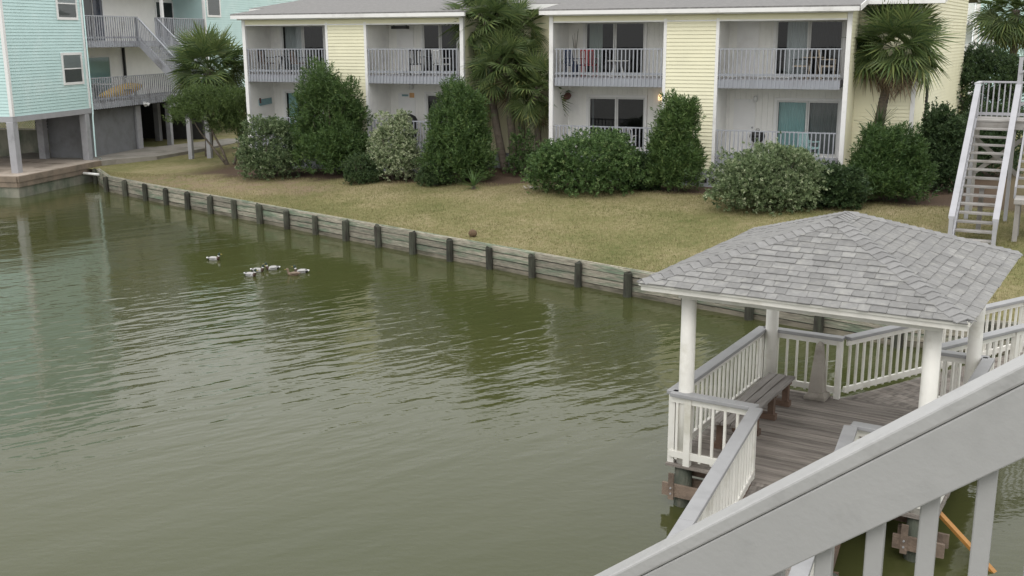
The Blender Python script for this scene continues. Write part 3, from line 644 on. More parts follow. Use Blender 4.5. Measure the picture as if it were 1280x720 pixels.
# downspout
MB().tube([(5.55,-.06,TOP),(5.55,-.06,3.0),(5.35,-.16,2.8),(5.25,-.2,1.0),(5.35,-.4,.9)],.035,8).build('downspout','blue_vinyl',bb,smooth=True)
# piles
for x, y, r in ((.08,.12,.16),(5.12,.12,.16),(5.3,2.5,.17),(10.3,.9,.15),(13.2,.5,.13),(12.5,3.5,.15),(.1,4.2,.16),(15.5,2.5,.15)):
    MB().box(x-r,x+r,y-r,y+r,.3,2.97).build('pile','beam_grey',bb,bevel=.02)
# deck over the water, with edge boards, and the concrete wall below
dk = bx(-.93,4.85,-.62,9,.80,.87).build('deck','deck_far',bb)
m = MB()
for i in range(40): m.box(-.93+.1445*i,-.93+.1445*i+.137,-.64,8.9,.872,.884)
o = m.build('deck_planks','deck_far',dk,kind='stuff')
for z0, z1, e in ((.64,.866,.05),(.43,.632,.02)):
    bx(-.93-e,4.87,-.66-e,-.625,z0,z1).build('edge_board','deck_edge',bb); bx(-.975-e,-.935,-.62,9,z0,z1).build('edge_board','deck_edge',bb)
cw = MB().box(-.93,4.7,-.62,-.3,-1,.425).box(-.93,-.6,-.3,9,-1,.425); cw.build('concrete_wall','seawall',bb)
MB().tube([BF.l(Vector((-18.75,47.0,.50)))+Vector((0,.2,0)), BF.l(Vector((-18.1,46.75,.47)))],.06,10).build('drain_pipe','pvc',bb,smooth=True)
# grey block walls under the house, low wall and lattice at the back
bx(5.6,10.0,.55,.8,.3,3.05).build('block_wall','block_grey',bb); bx(10.0,10.45,.45,.9,.3,3.05).build('wall_pier','beam_grey',bb)
bx(5.75,6.0,.81,2.5,.3,3.05).build('block_wall','block_grey',bb)
bx(7.6,7.8,2.6,9,.3,1.95).build('low_wall','seawall',bb)
lt = bx(7.55,7.62,2.9,9,1.98,2.04).build('lattice','beam_grey',bb)
m = MB()
for i in range(46):
    y = 2.7+i*.14; m.bar((7.6,y,2.04),(7.6,y+.7,2.74),.02,.03,up=(1,0,0)).bar((7.58,y+.7,2.04),(7.58,y,2.74),.02,.03,up=(1,0,0))
m.build('lattice_strips','dim_grey',lt,kind='stuff')
bx(16.5,16.7,.3,9,.3,3.0).build('block_wall','room',bb); bx(10.5,16.5,6.4,6.6,.3,3.0).build('block_wall','room',bb); bx(5.5,16.7,.12,9,3.05,3.15).build('under_floor','room',bb)  # shade under the house put into the colour: near-black walls and underside
# balconies
BD = 1.9
for fl, zf in ((0,ZB0),(1,ZB1)):
    zc = zf+2.45
    bx(5.5,17.0,.1,BD,zf-.2,zf).build('balcony_floor','beam_grey',bb)
    bx(5.5,17.0,BD,BD+.1,zf,zc+.1).build('back_wall','white_wall',bb)
    bx(5.42,5.5,.12,BD,zf,zc+.3).build('side_wall','white_wall',bb)
    bx(5.5,17.0,.12,BD,zc+.05,zc+.1).build('ceiling','soffit',bb)
    for a, b in (((5.55,13.2),) if fl == 0 else ((5.55,10.1),(11.9,16.9))):
        bx(a,b,-.0,.09,zf-.26,zf-.0).build('rim_board','dim_grey',bb)
        railing(bb, (a,.02,zf+1.12),(b,.02,zf+1.12),1.40,.19,'dim_grey','dim_grey',low=.95,off=(0,-.03),low_at=(0,.02),picket=.045)
for p in ((13.2,.05),(10.1,.05),(11.9,.05)):
    bx(p[0]-.05,p[0]+.05,p[1]-.05,p[1]+.05,ZB1-.25,ZB1+1.15).build('newel','dim_grey',bb)
def bdoor(x0, x1, zf, gl, cur):
    m = MB(); m.box(x0-.08,x0,BD-.05,BD-.002,zf,zf+2.1).box(x1,x1+.08,BD-.05,BD-.002,zf,zf+2.1).box(x0,x1,BD-.05,BD-.002,zf+2.02,zf+2.1)
    d = m.build('glass_door','white_trim',bb); MB().quad((x0,BD-.028,zf+.03),(x1,BD-.028,zf+.03),(x1,BD-.028,zf+2.02),(x0,BD-.028,zf+2.02)).build('pane','glass',d); bx(x0,x1,BD-.02,BD-.003,zf+.03,zf+2.02).build('curtain',cur,d)
bdoor(8.3,10.3,ZB0,'glass','curtain_teal'); bdoor(7.6,9.2,ZB1,'glass','blind_dark'); bdoor(9.28,10.1,ZB1,'glass','navy')
bdoor(15.2,16.9,ZB1,'glass','dark')
bx(12.5,12.66,.0,.12,ZB1,TOP).build('roof_post','white_trim',bb)
bx(11.55,11.65,BD-.12,BD-.002,ZB0,ZB0+2.5).build('conduit','dark',bb)
# outside stair from the upper balcony: two stringers, treads, railings, landing on posts
def fp(t, s): return Vector((10.1-.5*t+1.8*s, -2.9*t, 0))
for s in (0,1):
    a = fp(0,s)+Vector((0,0,ZB1-.12)); b = fp(1,s)+Vector((0,0,ZB0+.05)); MB().bar(a,b,.05,.28,vert_ends=True).build('stringer','dim_grey',bb)
    railing(bb, fp(0,s)+Vector((0,-.05,ZB1+1.05)), fp(1,s)+Vector((0,0,ZB0+1.15)), 1.25, .13,'grey_rail','dim_grey',low=.9)
for i in range(13):
    t = (i+.6)/13.5; z = ZB1-(ZB1-ZB0)*(i+1)/14; a, b = fp(t,0.02), fp(t,.98); MB().bar(a+Vector((0,0,z)),b+Vector((0,0,z)),.27,.04).build('tread','dim_grey',bb)
bx(7.3,11.5,-4.7,-2.95,ZB0-.2,ZB0).build('landing','beam_grey',bb)
railing(bb,(7.3,-4.65,ZB0+1.1),(11.5,-4.65,ZB0+1.1),1.2,.15,'dim_grey','dim_grey',low=.95); railing(bb,(7.35,-4.65,ZB0+1.1),(7.35,-.05,ZB0+1.1),1.2,.15,'dim_grey','dim_grey',low=.95) if False else None
for x, y in ((7.55,-3.75),(7.75,-4.6),(11.3,-4.5)): bx(x-.1,x+.1,y-.1,y+.1,.3,ZB0-.2).build('landing_post','beam_grey',bb)
# concrete path beside the house, as part of the setting
def flat(name, pts, z, matn):
    o = MB().prism(pts, z-.25, z).build(name, matn); return structure(o)
pp = [BF.w(*p) for p in ((4.86,-.75),(4.86,5.0),(11.0,5.0),(11.0,.2),(16.0,-1.4),(16.0,-3.1),(9.5,-2.6),(7.0,-2.25),(5.6,-1.0))]
flat('path', [(p.x,p.y) for p in pp], .865, 'concrete')
# things on the blue balconies
x_, z_ = BF.hit(150,115,.35)
t = thing('kayak','yellow kayak leaning behind the lower balcony railing of the blue building','kayak',BF.w(8.9,.45,ZB0),BA)
pts = [(-2.0,0,.30),(-1.5,0,.30),(-.8,0,.36),(0,0,.44),(.8,0,.52),(1.5,0,.56),(1.95,0,.62)]
MB().tube(pts,[.03,.16,.26,.30,.28,.17,.03],10).build('hull','kayak_yellow',t,smooth=True); MB().lathe([(.2,0),(.24,.02),(.2,.04)],12,(0,-.27,.46),1).build('cockpit_rim','black',t)
def bchair(x, y, rz, label): chair(BF.w(x,y,ZB0), BA+rz, label, 'white_plastic','white_plastic')
bchair(6.6,.9,1.2,'white plastic chair beside the teal glass door of the blue building'); bchair(10.6,1.0,-1.0,'white plastic chair at the end of a pale table on the blue balcony')
table(BF.w(8.6,1.1,ZB0),'round white table behind the kayak on the blue balcony','white_plastic',.7,.78)
t = thing('floodlight','small white twin floodlight under the blue balcony rim','light',BF.w(10.0,-.06,3.12),BA)
bx(-.06,.06,-.06,.05,-.02,.1).build('housing','white_plastic',t); MB().tube([(.1,-.05,.02),(.16,-.16,-.06)],[.06,.09],10).build('lamp_head','white_plastic',t); MB().tube([(-.1,-.05,.02),(-.16,-.16,-.06)],[.06,.09],10).build('lamp_head','white_plastic',t)

# ================================================================ second blue building, far behind on the right
FA = R(-20); FF = Frame((aty(1195,60,78).x,78), FA)
fb = thing('far_blue_house','distant light blue building with white stacked balconies behind the dark tree','building',(*FF.o,0),FA)
def fx(u): return FF.hit(u,50)[0]
xs = fx(1219)
siding(MB(),(xs+.15,0),(xs+9,0),1,12,.14).build('siding','blue_vinyl',fb,kind='stuff'); bx(xs+.1,xs+9,.03,5,1,12).build('wall_core','blue_vinyl',fb)
bx(xs-.12,xs+.15,-.05,.12,1,12).build('corner_trim','white_trim',fb)
z1 = FF.hit(1210,31)[1]; z0 = FF.hit(1210,78)[1]; st = z1-z0
for z in (z0, z1):
    bx(xs-3.2,xs-.13,.05,1.8,z,z+.2).build('balcony_floor','white_trim',fb); bx(xs-3.2,xs-.13,1.8,2,z+.2,z+st).build('back_wall','white_wall',fb)
    bx(xs-3.2,xs-.13,.0,.049,z,z+.28).build('rim_board','grey_rail',fb)
    railing(fb,(xs-3.2,.0,z+1.2),(xs-.13,.0,z+1.2),1.15,.2,'white_trim','white_trim',picket=.07,low=.9)
    bx(xs-2.2,xs-1.2,1.75,1.798,z+.2,z+2.3).build('glass_door','blind_dark',fb)
bx(xs-3.2,xs-3.05,-.05,.2,1,12).build('balcony_post','white_trim',fb)
wx0, wx1 = fx(1226), fx(1241); wz0, wz1 = FF.hit(1232,67)[1], FF.hit(1232,40)[1]
wn = MB().box(wx0-.15,wx0,-.06,-.02,wz0-.15,wz1+.15).box(wx1,wx1+.15,-.06,-.02,wz0-.15,wz1+.15).box(wx0,wx1,-.06,-.02,wz1,wz1+.15).box(wx0,wx1,-.06,-.02,wz0-.15,wz0).build('window','white_trim',fb)
bx(wx0,wx1,-.03,-.022,wz0,(wz0+wz1)/2).build('pane','screen_grey',wn); bx(wx0,wx1,-.03,-.022,(wz0+wz1)/2+.05,wz1).build('pane','curtain_grey',wn)

# ================================================================ timber stair on the lawn, right
d_ = ray(1186,310); k_ = 27/d_[1]; SX = d_[0]*k_
SA = R(-28); SF = Frame((SX,27.0), SA); sw = 1.04
stz = .72
ts = thing('garden_stair','grey painted timber staircase with open treads rising from the lawn beyond the gazebo','staircase',(SX,27.0,0),SA)
NR, RUN, RISE = 16, .2625, .2
for i in range(NR-1):
    z = stz+RISE*(i+1); y = RUN*i; MB().box(.06,sw-.06,y-.02,y+.27,z-.045,z).build('tread','stair_wood',ts,rot=(0,random.uniform(-.004,.004),0))
LZ = stz+RISE*NR
for x in (.03, sw-.03): MB().bar((x,-.12,stz-.05),(x,RUN*NR-.1,LZ-.12),.05,.26,vert_ends=True).build('stringer','stair_paint',ts)
for s, x in enumerate((.0, sw)):
    railing(ts,(x,-.05,stz+.98),(x,RUN*NR-.05,LZ+.95),.9,.17,'stair_paint','stair_paint',cap=(.15,.05),low=.88)
    bx(x-.05,x+.05,-.08,.02,.45,stz+.97).build('newel','stair_paint',ts); bx(x-.05,x+.05,RUN*NR-.03,RUN*NR+.07,.45,LZ+(.96 if s == 0 else 1.75)).build('newel','stair_paint',ts)
lb = bx(-.1,2.6,RUN*NR-.1,RUN*NR+1.5,LZ-.25,LZ-.045).build('landing','stair_wood',ts)
for i in range(11): bx(-.1,2.6,RUN*NR-.12+.147*i,RUN*NR-.12+.147*i+.14,LZ-.042,LZ).build('deck_board','stair_wood',lb)
railing(ts,(-.05,RUN*NR+1.45,LZ+.98),(2.6,RUN*NR+1.45,LZ+.98),1.0,.15,'stair_paint','stair_paint',cap=(.13,.05),low=.9)
railing(ts,(-.05,RUN*NR+.05,LZ+.98),(-.05,RUN*NR+1.45,LZ+.98),1.0,.15,'stair_paint','stair_paint',cap=(.13,.05),low=.9)
railing(ts,(sw,RUN*NR+.0,LZ+1.3),(2.7,RUN*NR+.1,LZ+2.1),.95,.15,'stair_paint','stair_paint',cap=(.13,.05),low=.9)
for x in (-.02, 2.5):
    for y in (RUN*NR+.2, RUN*NR+1.35): bx(x-.06,x+.06,y-.06,y+.06,.4,LZ-.25).build('post','stair_wood',ts)
for y in (2.0,): bx(.45,.57,y-.06,y+.06,.4,stz+RISE*8).build('post','stair_wood',ts)
MB().bar((0,RUN*NR+.12,LZ-.5),(1.3,RUN*NR+.12,LZ-1.6),.04,.12).build('brace','stair_wood',ts); MB().bar((1.3,RUN*NR+.17,LZ-.5),(0,RUN*NR+.17,LZ-1.6),.04,.12).build('brace','stair_wood',ts)
# second flight beside it
for i in range(8):
    z = LZ-.2*(i+1); y = RUN*NR-.1-.2625*(i+1)+.3; MB().box(1.35,2.55,y,y+.28,z-.045,z).build('tread','stair_wood',ts)
for x in (1.32,2.58): MB().bar((x,RUN*NR+.1,LZ-.2),(x,RUN*NR-2.1,LZ-1.75),.05,.26,vert_ends=True).build('stringer','stair_paint',ts)
lb2 = bx(1.35,2.9,RUN*NR-2.9,RUN*NR-2.0,LZ-1.95,LZ-1.83).build('low_platform','stair_wood',ts)
for x in (1.45,2.8):
    for y in (RUN*NR-2.8,RUN*NR-2.1): bx(x-.06,x+.06,y-.06,y+.06,.4,LZ-1.95).build('post','stair_wood',ts)

# ================================================================ gazebo over the water
GA = R(-31.5); GF = Frame((2.15,13.62), GA); DZ = .62
gb = thing('gazebo','open gazebo with grey shingled hip roof on white posts over the water','gazebo',(*GF.o,0),GA)
GX0, GX1, GY0, GY1 = -.05, 3.45, -.05, 3.85
# deck frame, joists and boards
dk = MB().box(GX0+.2,GX1-.2,GY0+.25,GY0+.30,DZ-.22,DZ-.04).box(GX0+.2,GX1-.2,GY1-.30,GY1-.25,DZ-.22,DZ-.04)
for i in range(1,6): dk.box(GX0+.58*i,GX0+.58*i+.05,GY0+.301,GY1-.301,DZ-.20,DZ-.04)
dk = dk.build('deck','brown_wood',gb)
y = GY0
while y < GY1-.05:
    me_ = shared('gdeck', lambda: bx(0,GX1-GX0,0,.134,-.036,0).mesh('deck_board','deck_wood'))
    put('deck_board',me_,dk,(GX0+random.uniform(-.006,.006),y,DZ+random.uniform(-.0035,.0015))); y += .1405
# posts: painted above the deck, wet pile below
for x, y in ((.16,.10),(.16,3.72),(3.22,.10),(3.22,3.72)):
    MB().tube([(x,y,DZ-.03),(x,y,1.4),(x,y,3.10)],[.103,.102,.098],20).build('post','gaz_white',gb,smooth=True)
    MB().tube([(x,y,-1.2),(x,y,.1),(x,y,DZ-.032)],[.125,.122,.118],16).build('pile','pile_green',gb,smooth=True)
# clamped beams with bolts under the deck
for x in (.16,3.22):
    for y in (.10,3.72):
        for q in (-.15,.15): bx(x-.24,x+.36,y+q-.02,y+q+.02,DZ-.46,DZ-.28).build('clamp_beam','beam_wood',gb)
        bx(x-.14,x-.06,y-.195,y-.172,DZ-.50,DZ-.12).build('cleat','beam_wood',gb)
        MB().tube([(x-.1,y-.21,DZ-.33),(x-.1,y+.19,DZ-.33)],.014,6).tube([(x-.1,y-.21,DZ-.41),(x-.1,y+.19,DZ-.41)],.014,6).build('bolt','metal',gb)
# railings
RT = DZ+.97
def grail(parent, A, B, posts=(0,1), bev=.008, sp=.17):
    r = railing(parent,(A[0],A[1],RT),(B[0],B[1],RT),.90,sp,'gaz_grey','gaz_white',cap=(.165,.055),picket=.034,low=.83,lowsize=(.05,.09),bevel=bev)
    a = Vector((A[0],A[1],0)); b = Vector((B[0],B[1],0))
    u = MB(); u.bar(a+Vector((0,0,RT-.05)), b+Vector((0,0,RT-.05)), .04, .085); u.build('top_rail','gaz_white',r)
    for t in posts:
        p = a.lerp(b, t); q = (b-a).normalized()*(.05 if t == 0 else -.05); p = p+q
        bx(p.x-.045,p.x+.045,p.y-.045,p.y+.045,DZ-.02,RT-.001).build('rail_post','gaz_white',parent)
    return r
lw = GF.l(onz(945,510,RT+.045)); rw = GF.l(onz(1053,525,RT+.045)); cb = GF.l(onz(1033,423,RT+.045)); db = GF.l(onz(1127,436,RT+.045))
grail(gb,(.0,.0),(.0,3.80)); grail(gb,(.0,.0),(1.18,.0),(.25,1)); grail(gb,(.0,3.80),(1.30,3.80),(0,1)); grail(gb,(2.38,.0),(3.42,.0),(0,1)); grail(gb,(2.55,3.80),(3.42,3.80),(0,1)); grail(gb,(3.42,.0),(3.42,3.80))
# roof: sheathing, fascia, shingles one by one, ridge and hip caps
EX0, EX1, EY0, EY1, EZ = -.36, 3.62, -.28, 4.18, 3.17
hw = (EX1-EX0)/2; xm = (EX0+EX1)/2; RZ = 3.88; ry0, ry1 = EY0+hw-.08, EY1-hw+.08
E = [Vector((EX0,EY0,EZ)),Vector((EX1,EY0,EZ)),Vector((EX1,EY1,EZ)),Vector((EX0,EY1,EZ))]; Q0 = Vector((xm,ry0,RZ)); Q1 = Vector((xm,ry1,RZ))
m = MB(); m.add(E+[Q0,Q1],[(0,1,4),(1,2,5,4),(2,3,5),(3,0,4,5),(3,2,1,0)]); rf = m.build('roof','soffit',gb)
m = MB()
for a, b in zip(E, E[1:]+E[:1]):
    d = (b-a).normalized(); n = Vector((d.y,-d.x,0)); z = Vector((0,0,-.055))
    k = MB(); k.bar(a+n*-.01+z+d*.0, b+n*-.01+z+d*.0, .035, .115); k.build('fascia','gaz_white',rf)
    k = MB(); k.bar(a+n*.02+Vector((0,0,-.028))+d*-.02, b+n*.02+Vector((0,0,-.028))+d*.02, .025, .04); k.build('drip_edge','gaz_white',rf)
bx(.05,3.32,.0,.2,2.94,3.10).build('beam','gaz_white',gb); bx(.05,3.32,3.62,3.82,2.94,3.10).build('beam','gaz_white',gb); bx(.06,.26,.2,3.62,2.94,3.10).build('beam','gaz_white',gb); bx(3.12,3.32,.2,3.62,2.94,3.10).build('beam','gaz_white',gb)
nsh = 0; rest = MB()
def face_shingles(a, b, tl, tr, single):
    """courses up the face a-b (eave) to tl-tr (top)"""
    global nsh
    e = (b-a); ex = e.normalized(); nrm = None
    mid = (tl+tr)/2; up = mid-a; up = up-ex*up.dot(ex); Ls = up.length; uy = up.normalized(); nrm = ex.cross(uy)
    lx0, lx1 = (tl-a).dot(ex), (tr-a).dot(ex); W_ = e.length
    expo = .142; y = -.055; c = 0
    while y < Ls-.02:
        t0 = max(0,y)/Ls; x0 = lx0*t0; x1 = W_+(lx1-W_)*t0
        t1 = min(1,(y+expo)/Ls); xx0, xx1 = lx0*t1, W_+(lx1-W_)*t1
        x = x0-random.uniform(0,.15)
        while x < x1:
            w_ = random.choice((.14,.17,.2,.22,.26)); p, q = max(x,x0-.02), min(x+w_-.006, x1+.02); x += w_
            if q-p < .03: continue
            th = random.choice((.008,.008,.013,.017)); yb_ = y-random.choice((0,0,.006,.012))
            def cl(px, t): return min(max(px, lx0*t-.02), W_+(lx1-W_)*t+.02)
            pb, qb, pt, qt = p, q, cl(p,t1), cl(q,t1)
            if qt-pt < .004: pt = qt = (pt+qt)/2; qt += .004
            P_ = lambda xx, yy, h: a+ex*xx+uy*yy+nrm*h
            y2 = min(y+expo+.03, Ls)
            vs = [P_(pb,yb_,.004),P_(qb,yb_,.004),P_(qt,y2,.001),P_(pt,y2,.001),P_(pb,yb_,.008+th),P_(qb,yb_,.008+th),P_(qt,y2,.006),P_(pt,y2,.006)]
            fs = [(0,3,2,1),(4,5,6,7),(0,1,5,4),(1,2,6,5),(2,3,7,6),(3,0,4,7)]
            if single and nsh < 298:
                k = MB(); k.add(vs,fs); k.build('shingle','shingle',rf); nsh += 1
            else: rest.add(vs,fs)
        y += expo; c += 1
face_shingles(E[0],E[1],Q0,Q0,True); face_shingles(E[1],E[2],Q0,Q1,True); face_shingles(E[3],E[0],Q1,Q0,True); face_shingles(E[2],E[3],Q1,Q1,False)
rest.build('shingle_field','shingle',rf,kind='stuff')
def caps(a, b, n, nl, nr):
    d = (b-a).normalized(); L = (b-a).length
    sl_ = (nl-d*nl.dot(d)).normalized(); sr_ = (nr-d*nr.dot(d)).normalized()
    for i in range(n):
        p = a+d*(L*i/n); q = a+d*min(L, L*(i+1.25)/n); h0 = Vector((0,0,.034+random.uniform(0,.003))); h1 = Vector((0,0,.018)); w_ = .135
        vs = [p+sl_*w_+h0*.75, p+h0*1.1, p+sr_*w_+h0*.75, q+sl_*w_+h1*.75, q+h1*1.1, q+sr_*w_+h1*.75]
        vs += [v-Vector((0,0,.012)) for v in vs]
        MB().add(vs,[(0,1,4,3),(1,2,5,4),(9,10,7,6),(10,11,8,7),(0,6,7,1),(1,7,8,2),(3,4,10,9),(4,5,11,10),(0,3,9,6),(2,8,11,5)]).build('hip_cap','shingle_cap',rf)
def slope_dir(a, b, top): # down-slope direction of the face with eave a-b
    e = (b-a).normalized(); v = a-top; return (v-e*v.dot(e)).normalized()
sF, sR, sB, sL = slope_dir(E[0],E[1],Q0), slope_dir(E[1],E[2],Q0), slope_dir(E[2],E[3],Q1), slope_dir(E[3],E[0],Q0)
caps(E[0],Q0,21,sL,sF); caps(E[1],Q0,21,sF,sR); caps(E[2],Q1,21,sR,sB); caps(E[3],Q1,21,sB,sL); caps(Q0,Q1,5,sL,sR)

# boardwalk from the gazebo to the shore, right
WA = R(32.2)
c0 = GF.w(1.30,3.80); d0 = GF.w(2.55,3.80)
wd = Vector((cos(WA),sin(WA),0))
bw = thing('boardwalk','timber boardwalk with white railings running from the gazebo to the lawn','boardwalk',(c0.x,c0.y,0),WA)
WF = Frame((c0.x,c0.y),WA); dl = WF.l(Vector((d0.x,d0.y,0))); LW = 9.6
fr = MB().box(.0,LW,dl.y,dl.y+.05,DZ-.25,DZ-.045).box(.0,LW,-.05,0,DZ-.25,DZ-.045).build('walk_frame','beam_wood',bw)
for i in range(int(LW/.1405)): put('deck_board', shared('wdeck', lambda: bx(0,.134,0,abs(dl.y)+.04,-.036,0).mesh('deck_board','deck_wood')), fr, (.02+i*.1405,dl.y-.02,DZ-.004+random.uniform(-.003,.001)))
def wrail(parent, A, B, n=1):
    for i in range(n): grail(parent,(A[0]+(B[0]-A[0])*i/n,A[1]+(B[1]-A[1])*i/n),(A[0]+(B[0]-A[0])*(i+1)/n,A[1]+(B[1]-A[1])*(i+1)/n),(1,))
wrail(bw,(0.08,.0),(LW,.0),4); wrail(bw,(dl.x+.08,dl.y),(LW,dl.y),4)
for i in range(4):
    for yy in (-.02,dl.y+.02): MB().tube([(1.6+i*2.3,yy,-1.1),(1.6+i*2.3,yy,DZ-.26)],.11,12).build('pile','pile_green',bw,smooth=True)
# boardwalk from the gazebo towards the near building
e0 = GF.w(1.18,.0); e1 = GF.w(2.38,.0); far = onz(862,645,RT+.045); nd_ = Vector((far.x-e0.x,far.y-e0.y,0)).normalized(); NA = atan2(nd_.y,nd_.x)
nw = thing('boardwalk','timber boardwalk leaving the gazebo past the bench towards the near stair','boardwalk',(e0.x,e0.y,0),NA)
NF = Frame((e0.x,e0.y),NA); el = NF.l(Vector((e1.x,e1.y,0))); LN = 6.4
fr = MB().box(.0,LN,-.05,0,DZ-.25,DZ-.045).box(el.x,LN,el.y,el.y+.05,DZ-.2,DZ-.045).build('walk_frame','brown_wood',nw)
m = MB()
for i in range(int(LN/.1405)):
    x = .03+i*.1405; ylo = 0; yhi = el.y*(1 if x > el.x else max(0,x/el.x)) if el.x > 0 else el.y
    if abs(yhi) > .05: bx(x,x+.134,min(0,yhi),max(0,yhi),DZ-.042+random.uniform(-.002,.0),DZ-.006).build('deck_board','deck_wood',fr)
grail(nw,(.06,0),(3.6,0),(1,)); grail(nw,(3.6,0),(LN,0),(1,)); grail(nw,(el.x+.1,el.y),(3.6,el.y),(1,)); grail(nw,(3.6,el.y),(LN,el.y),(1,))
for xx in (1.75,4.6):
    for yy in (-.02,el.y): MB().tube([(xx,yy,-1.1),(xx,yy,DZ-.26)],.12,12).build('pile','pile_green',nw,smooth=True)
    bx(xx-.16,xx-.12,min(0,el.y)-.1,max(0,el.y)+.1,DZ-.42,DZ-.27).build('beam','brown_wood',nw)
# orange plank
a = onz(1158,624,.62); b = onz(1262,737,-.15)
MB().bar((0,0,0), b-a, .075, .04).build('orange_plank','orange_wood',None,a)
tag(bpy.data.objects['orange_plank'],'long orange wooden plank slanting from the deck into the water','plank')

# bench and obelisk on the gazebo deck
bn = thing('bench','weathered grey plank bench along the gazebo railing','bench',GF.w(.52,1.95,DZ),GA)
for i in range(3): bx(-.21+.145*i,-.21+.145*i+.13,-1.28,1.28,.40,.445).build('seat_plank','bench_wood',bn,bevel=.005)
for y in (-1.1,-.35,.4,1.1):
    l = bx(-.17,-.08,y-.05,y+.05,.09,.36).build('leg','brown_wood',bn); bx(.08,.17,y-.05,y+.05,.09,.36).build('leg','brown_wood',bn)
    bx(-.20,.20,y-.05,y+.05,.362,.398).build('bearer','brown_wood',bn); bx(-.20,.20,y-.06,y+.06,.0,.088).build('foot','brown_wood',bn)
ob_p = GF.l(onz(1021,497,DZ))
ob = thing('obelisk','tapered stone coloured obelisk on a square base at the gazebo railing corner','obelisk',GF.w(ob_p.x,ob_p.y,DZ),GA)
def frustum(w0, w1, z0, z1): return MB().add([(-w0,-w0,z0),(w0,-w0,z0),(w0,w0,z0),(-w0,w0,z0),(-w1,-w1,z1),(w1,-w1,z1),(w1,w1,z1),(-w1,w1,z1)],[(0,3,2,1),(4,5,6,7),(0,1,5,4),(1,2,6,5),(2,3,7,6),(3,0,4,7)])
frustum(.17,.17,0,.055).build('base','obelisk',ob,bevel=.01); frustum(.165,.12,.057,.11).build('plinth','obelisk',ob,bevel=.006); frustum(.12,.055,.112,.88).build('shaft','obelisk',ob,bevel=.006); frustum(.055,.012,.882,.94).build('tip','obelisk',ob)

# ================================================================ near stair handrail
hr0 = aty(1280,455,2.2); hr1 = aty(940,629,2.44); hd = (hr1-hr0).normalized()
nh = thing('handrail','grey painted sloping stair handrail with square balusters close in front of the gazebo','handrail',(hr0.x,hr0.y,hr0.z))
side = Vector((hd.y,-hd.x,0)).normalized()
if side.y > 0: side = -side                      # towards the camera
A_ = -hd*2.4; B_ = hd*1.75
upn = hd.cross(side); upn = upn if upn.z > 0 else -upn
def slab3(p, q, off_s, off_u, w, h): # beam along the rail: off_s towards camera, off_u up across the slope
    c = side*off_s+upn*off_u; m = MB(); s_ = side*w/2; u_ = upn*h/2; p = p+c; q = q+c
    return m.add([p-s_-u_,p+s_-u_,p+s_+u_,p-s_+u_,q-s_-u_,q+s_-u_,q+s_+u_,q-s_+u_],[(0,1,2,3),(7,6,5,4),(0,4,5,1),(1,5,6,2),(2,6,7,3),(3,7,4,0)])
slab3(A_,B_,-.045,-.019,.09,.038).build('cap','near_cap',nh,bevel=.006)
slab3(A_,B_,-.022,-.112,.038,.145).build('rail_board','near_grey',nh,bevel=.004)
slab3(A_,B_,-.022,-.98,.04,.24).build('stringer','near_grey',nh,bevel=.004)
bl = shared('nbal', lambda: bx(-.021,.021,-.021,.021,-.95,0).mesh('baluster','near_grey'))
rzb = atan2(hd.y, hd.x)
for i in range(-16, 11):
    # spaced so that they fall under the board where the photo shows them
    t = .135+.146*i; p = hd*t+side*-.063+upn*-.10
    o = put('baluster', bl, nh, p, (0,0,rzb)); b_ = o.modifiers.new('bevel','BEVEL'); b_.width = .004; b_.segments = 2
for t in (-2.2,1.7): 
    p = hd*t+side*-.10; bx(p.x-.045,p.x+.045,p.y-.045,p.y+.045,-hr0.z-1.0,p.z-.12).build('post','near_grey',nh)

# ================================================================ plants
def unit(v): return v/np.maximum(1e-9, np.linalg.norm(v, axis=-1, keepdims=True))
def leaves(base, dirs, length, width, droop, tint, matn, name='foliage'):
    """folded diamond leaves: base point, direction, size"""
    n = len(base); d = unit(dirs); r = unit(rng.normal(size=(n,3))); s = unit(np.cross(d, r)); nrm = np.cross(s, d)
    L = length[:,None]; Wd = width[:,None]
    tip = base+d*L+np.array([0,0,-1])*L*droop; midp = base+d*L*.45
    V = np.empty((n,4,3)); V[:,0] = base; V[:,1] = midp+s*Wd/2+nrm*Wd*.15; V[:,2] = tip; V[:,3] = midp-s*Wd/2+nrm*Wd*.15
    i = np.arange(n)*4; T = np.concatenate([np.stack([i,i+1,i+2],-1), np.stack([i,i+2,i+3],-1)])
    return raw_mesh(name, V.reshape(-1,3), T, np.repeat(tint,4), matn)
KINDS = { # leaf length, width, per twig, twig length, up pull, droop, material, tint mean, tint sd
 'oleander':(.15,.034,13,.30,1.1,.10,'leaf_oleander',.36,.20), 'pitto':(.085,.042,9,.08,.35,.06,'leaf_pitto',.45,.24),
 'green':(.09,.044,9,.10,.35,.08,'leaf_green',.34,.22), 'dark':(.095,.05,9,.12,.3,.1,'leaf_dark',.4,.22), 'low':(.065,.036,9,.06,.3,.06,'leaf_dark',.55,.25),
 'myrtle':(.11,.026,15,.30,.7,.14,'leaf_myrtle',.36,.22)}
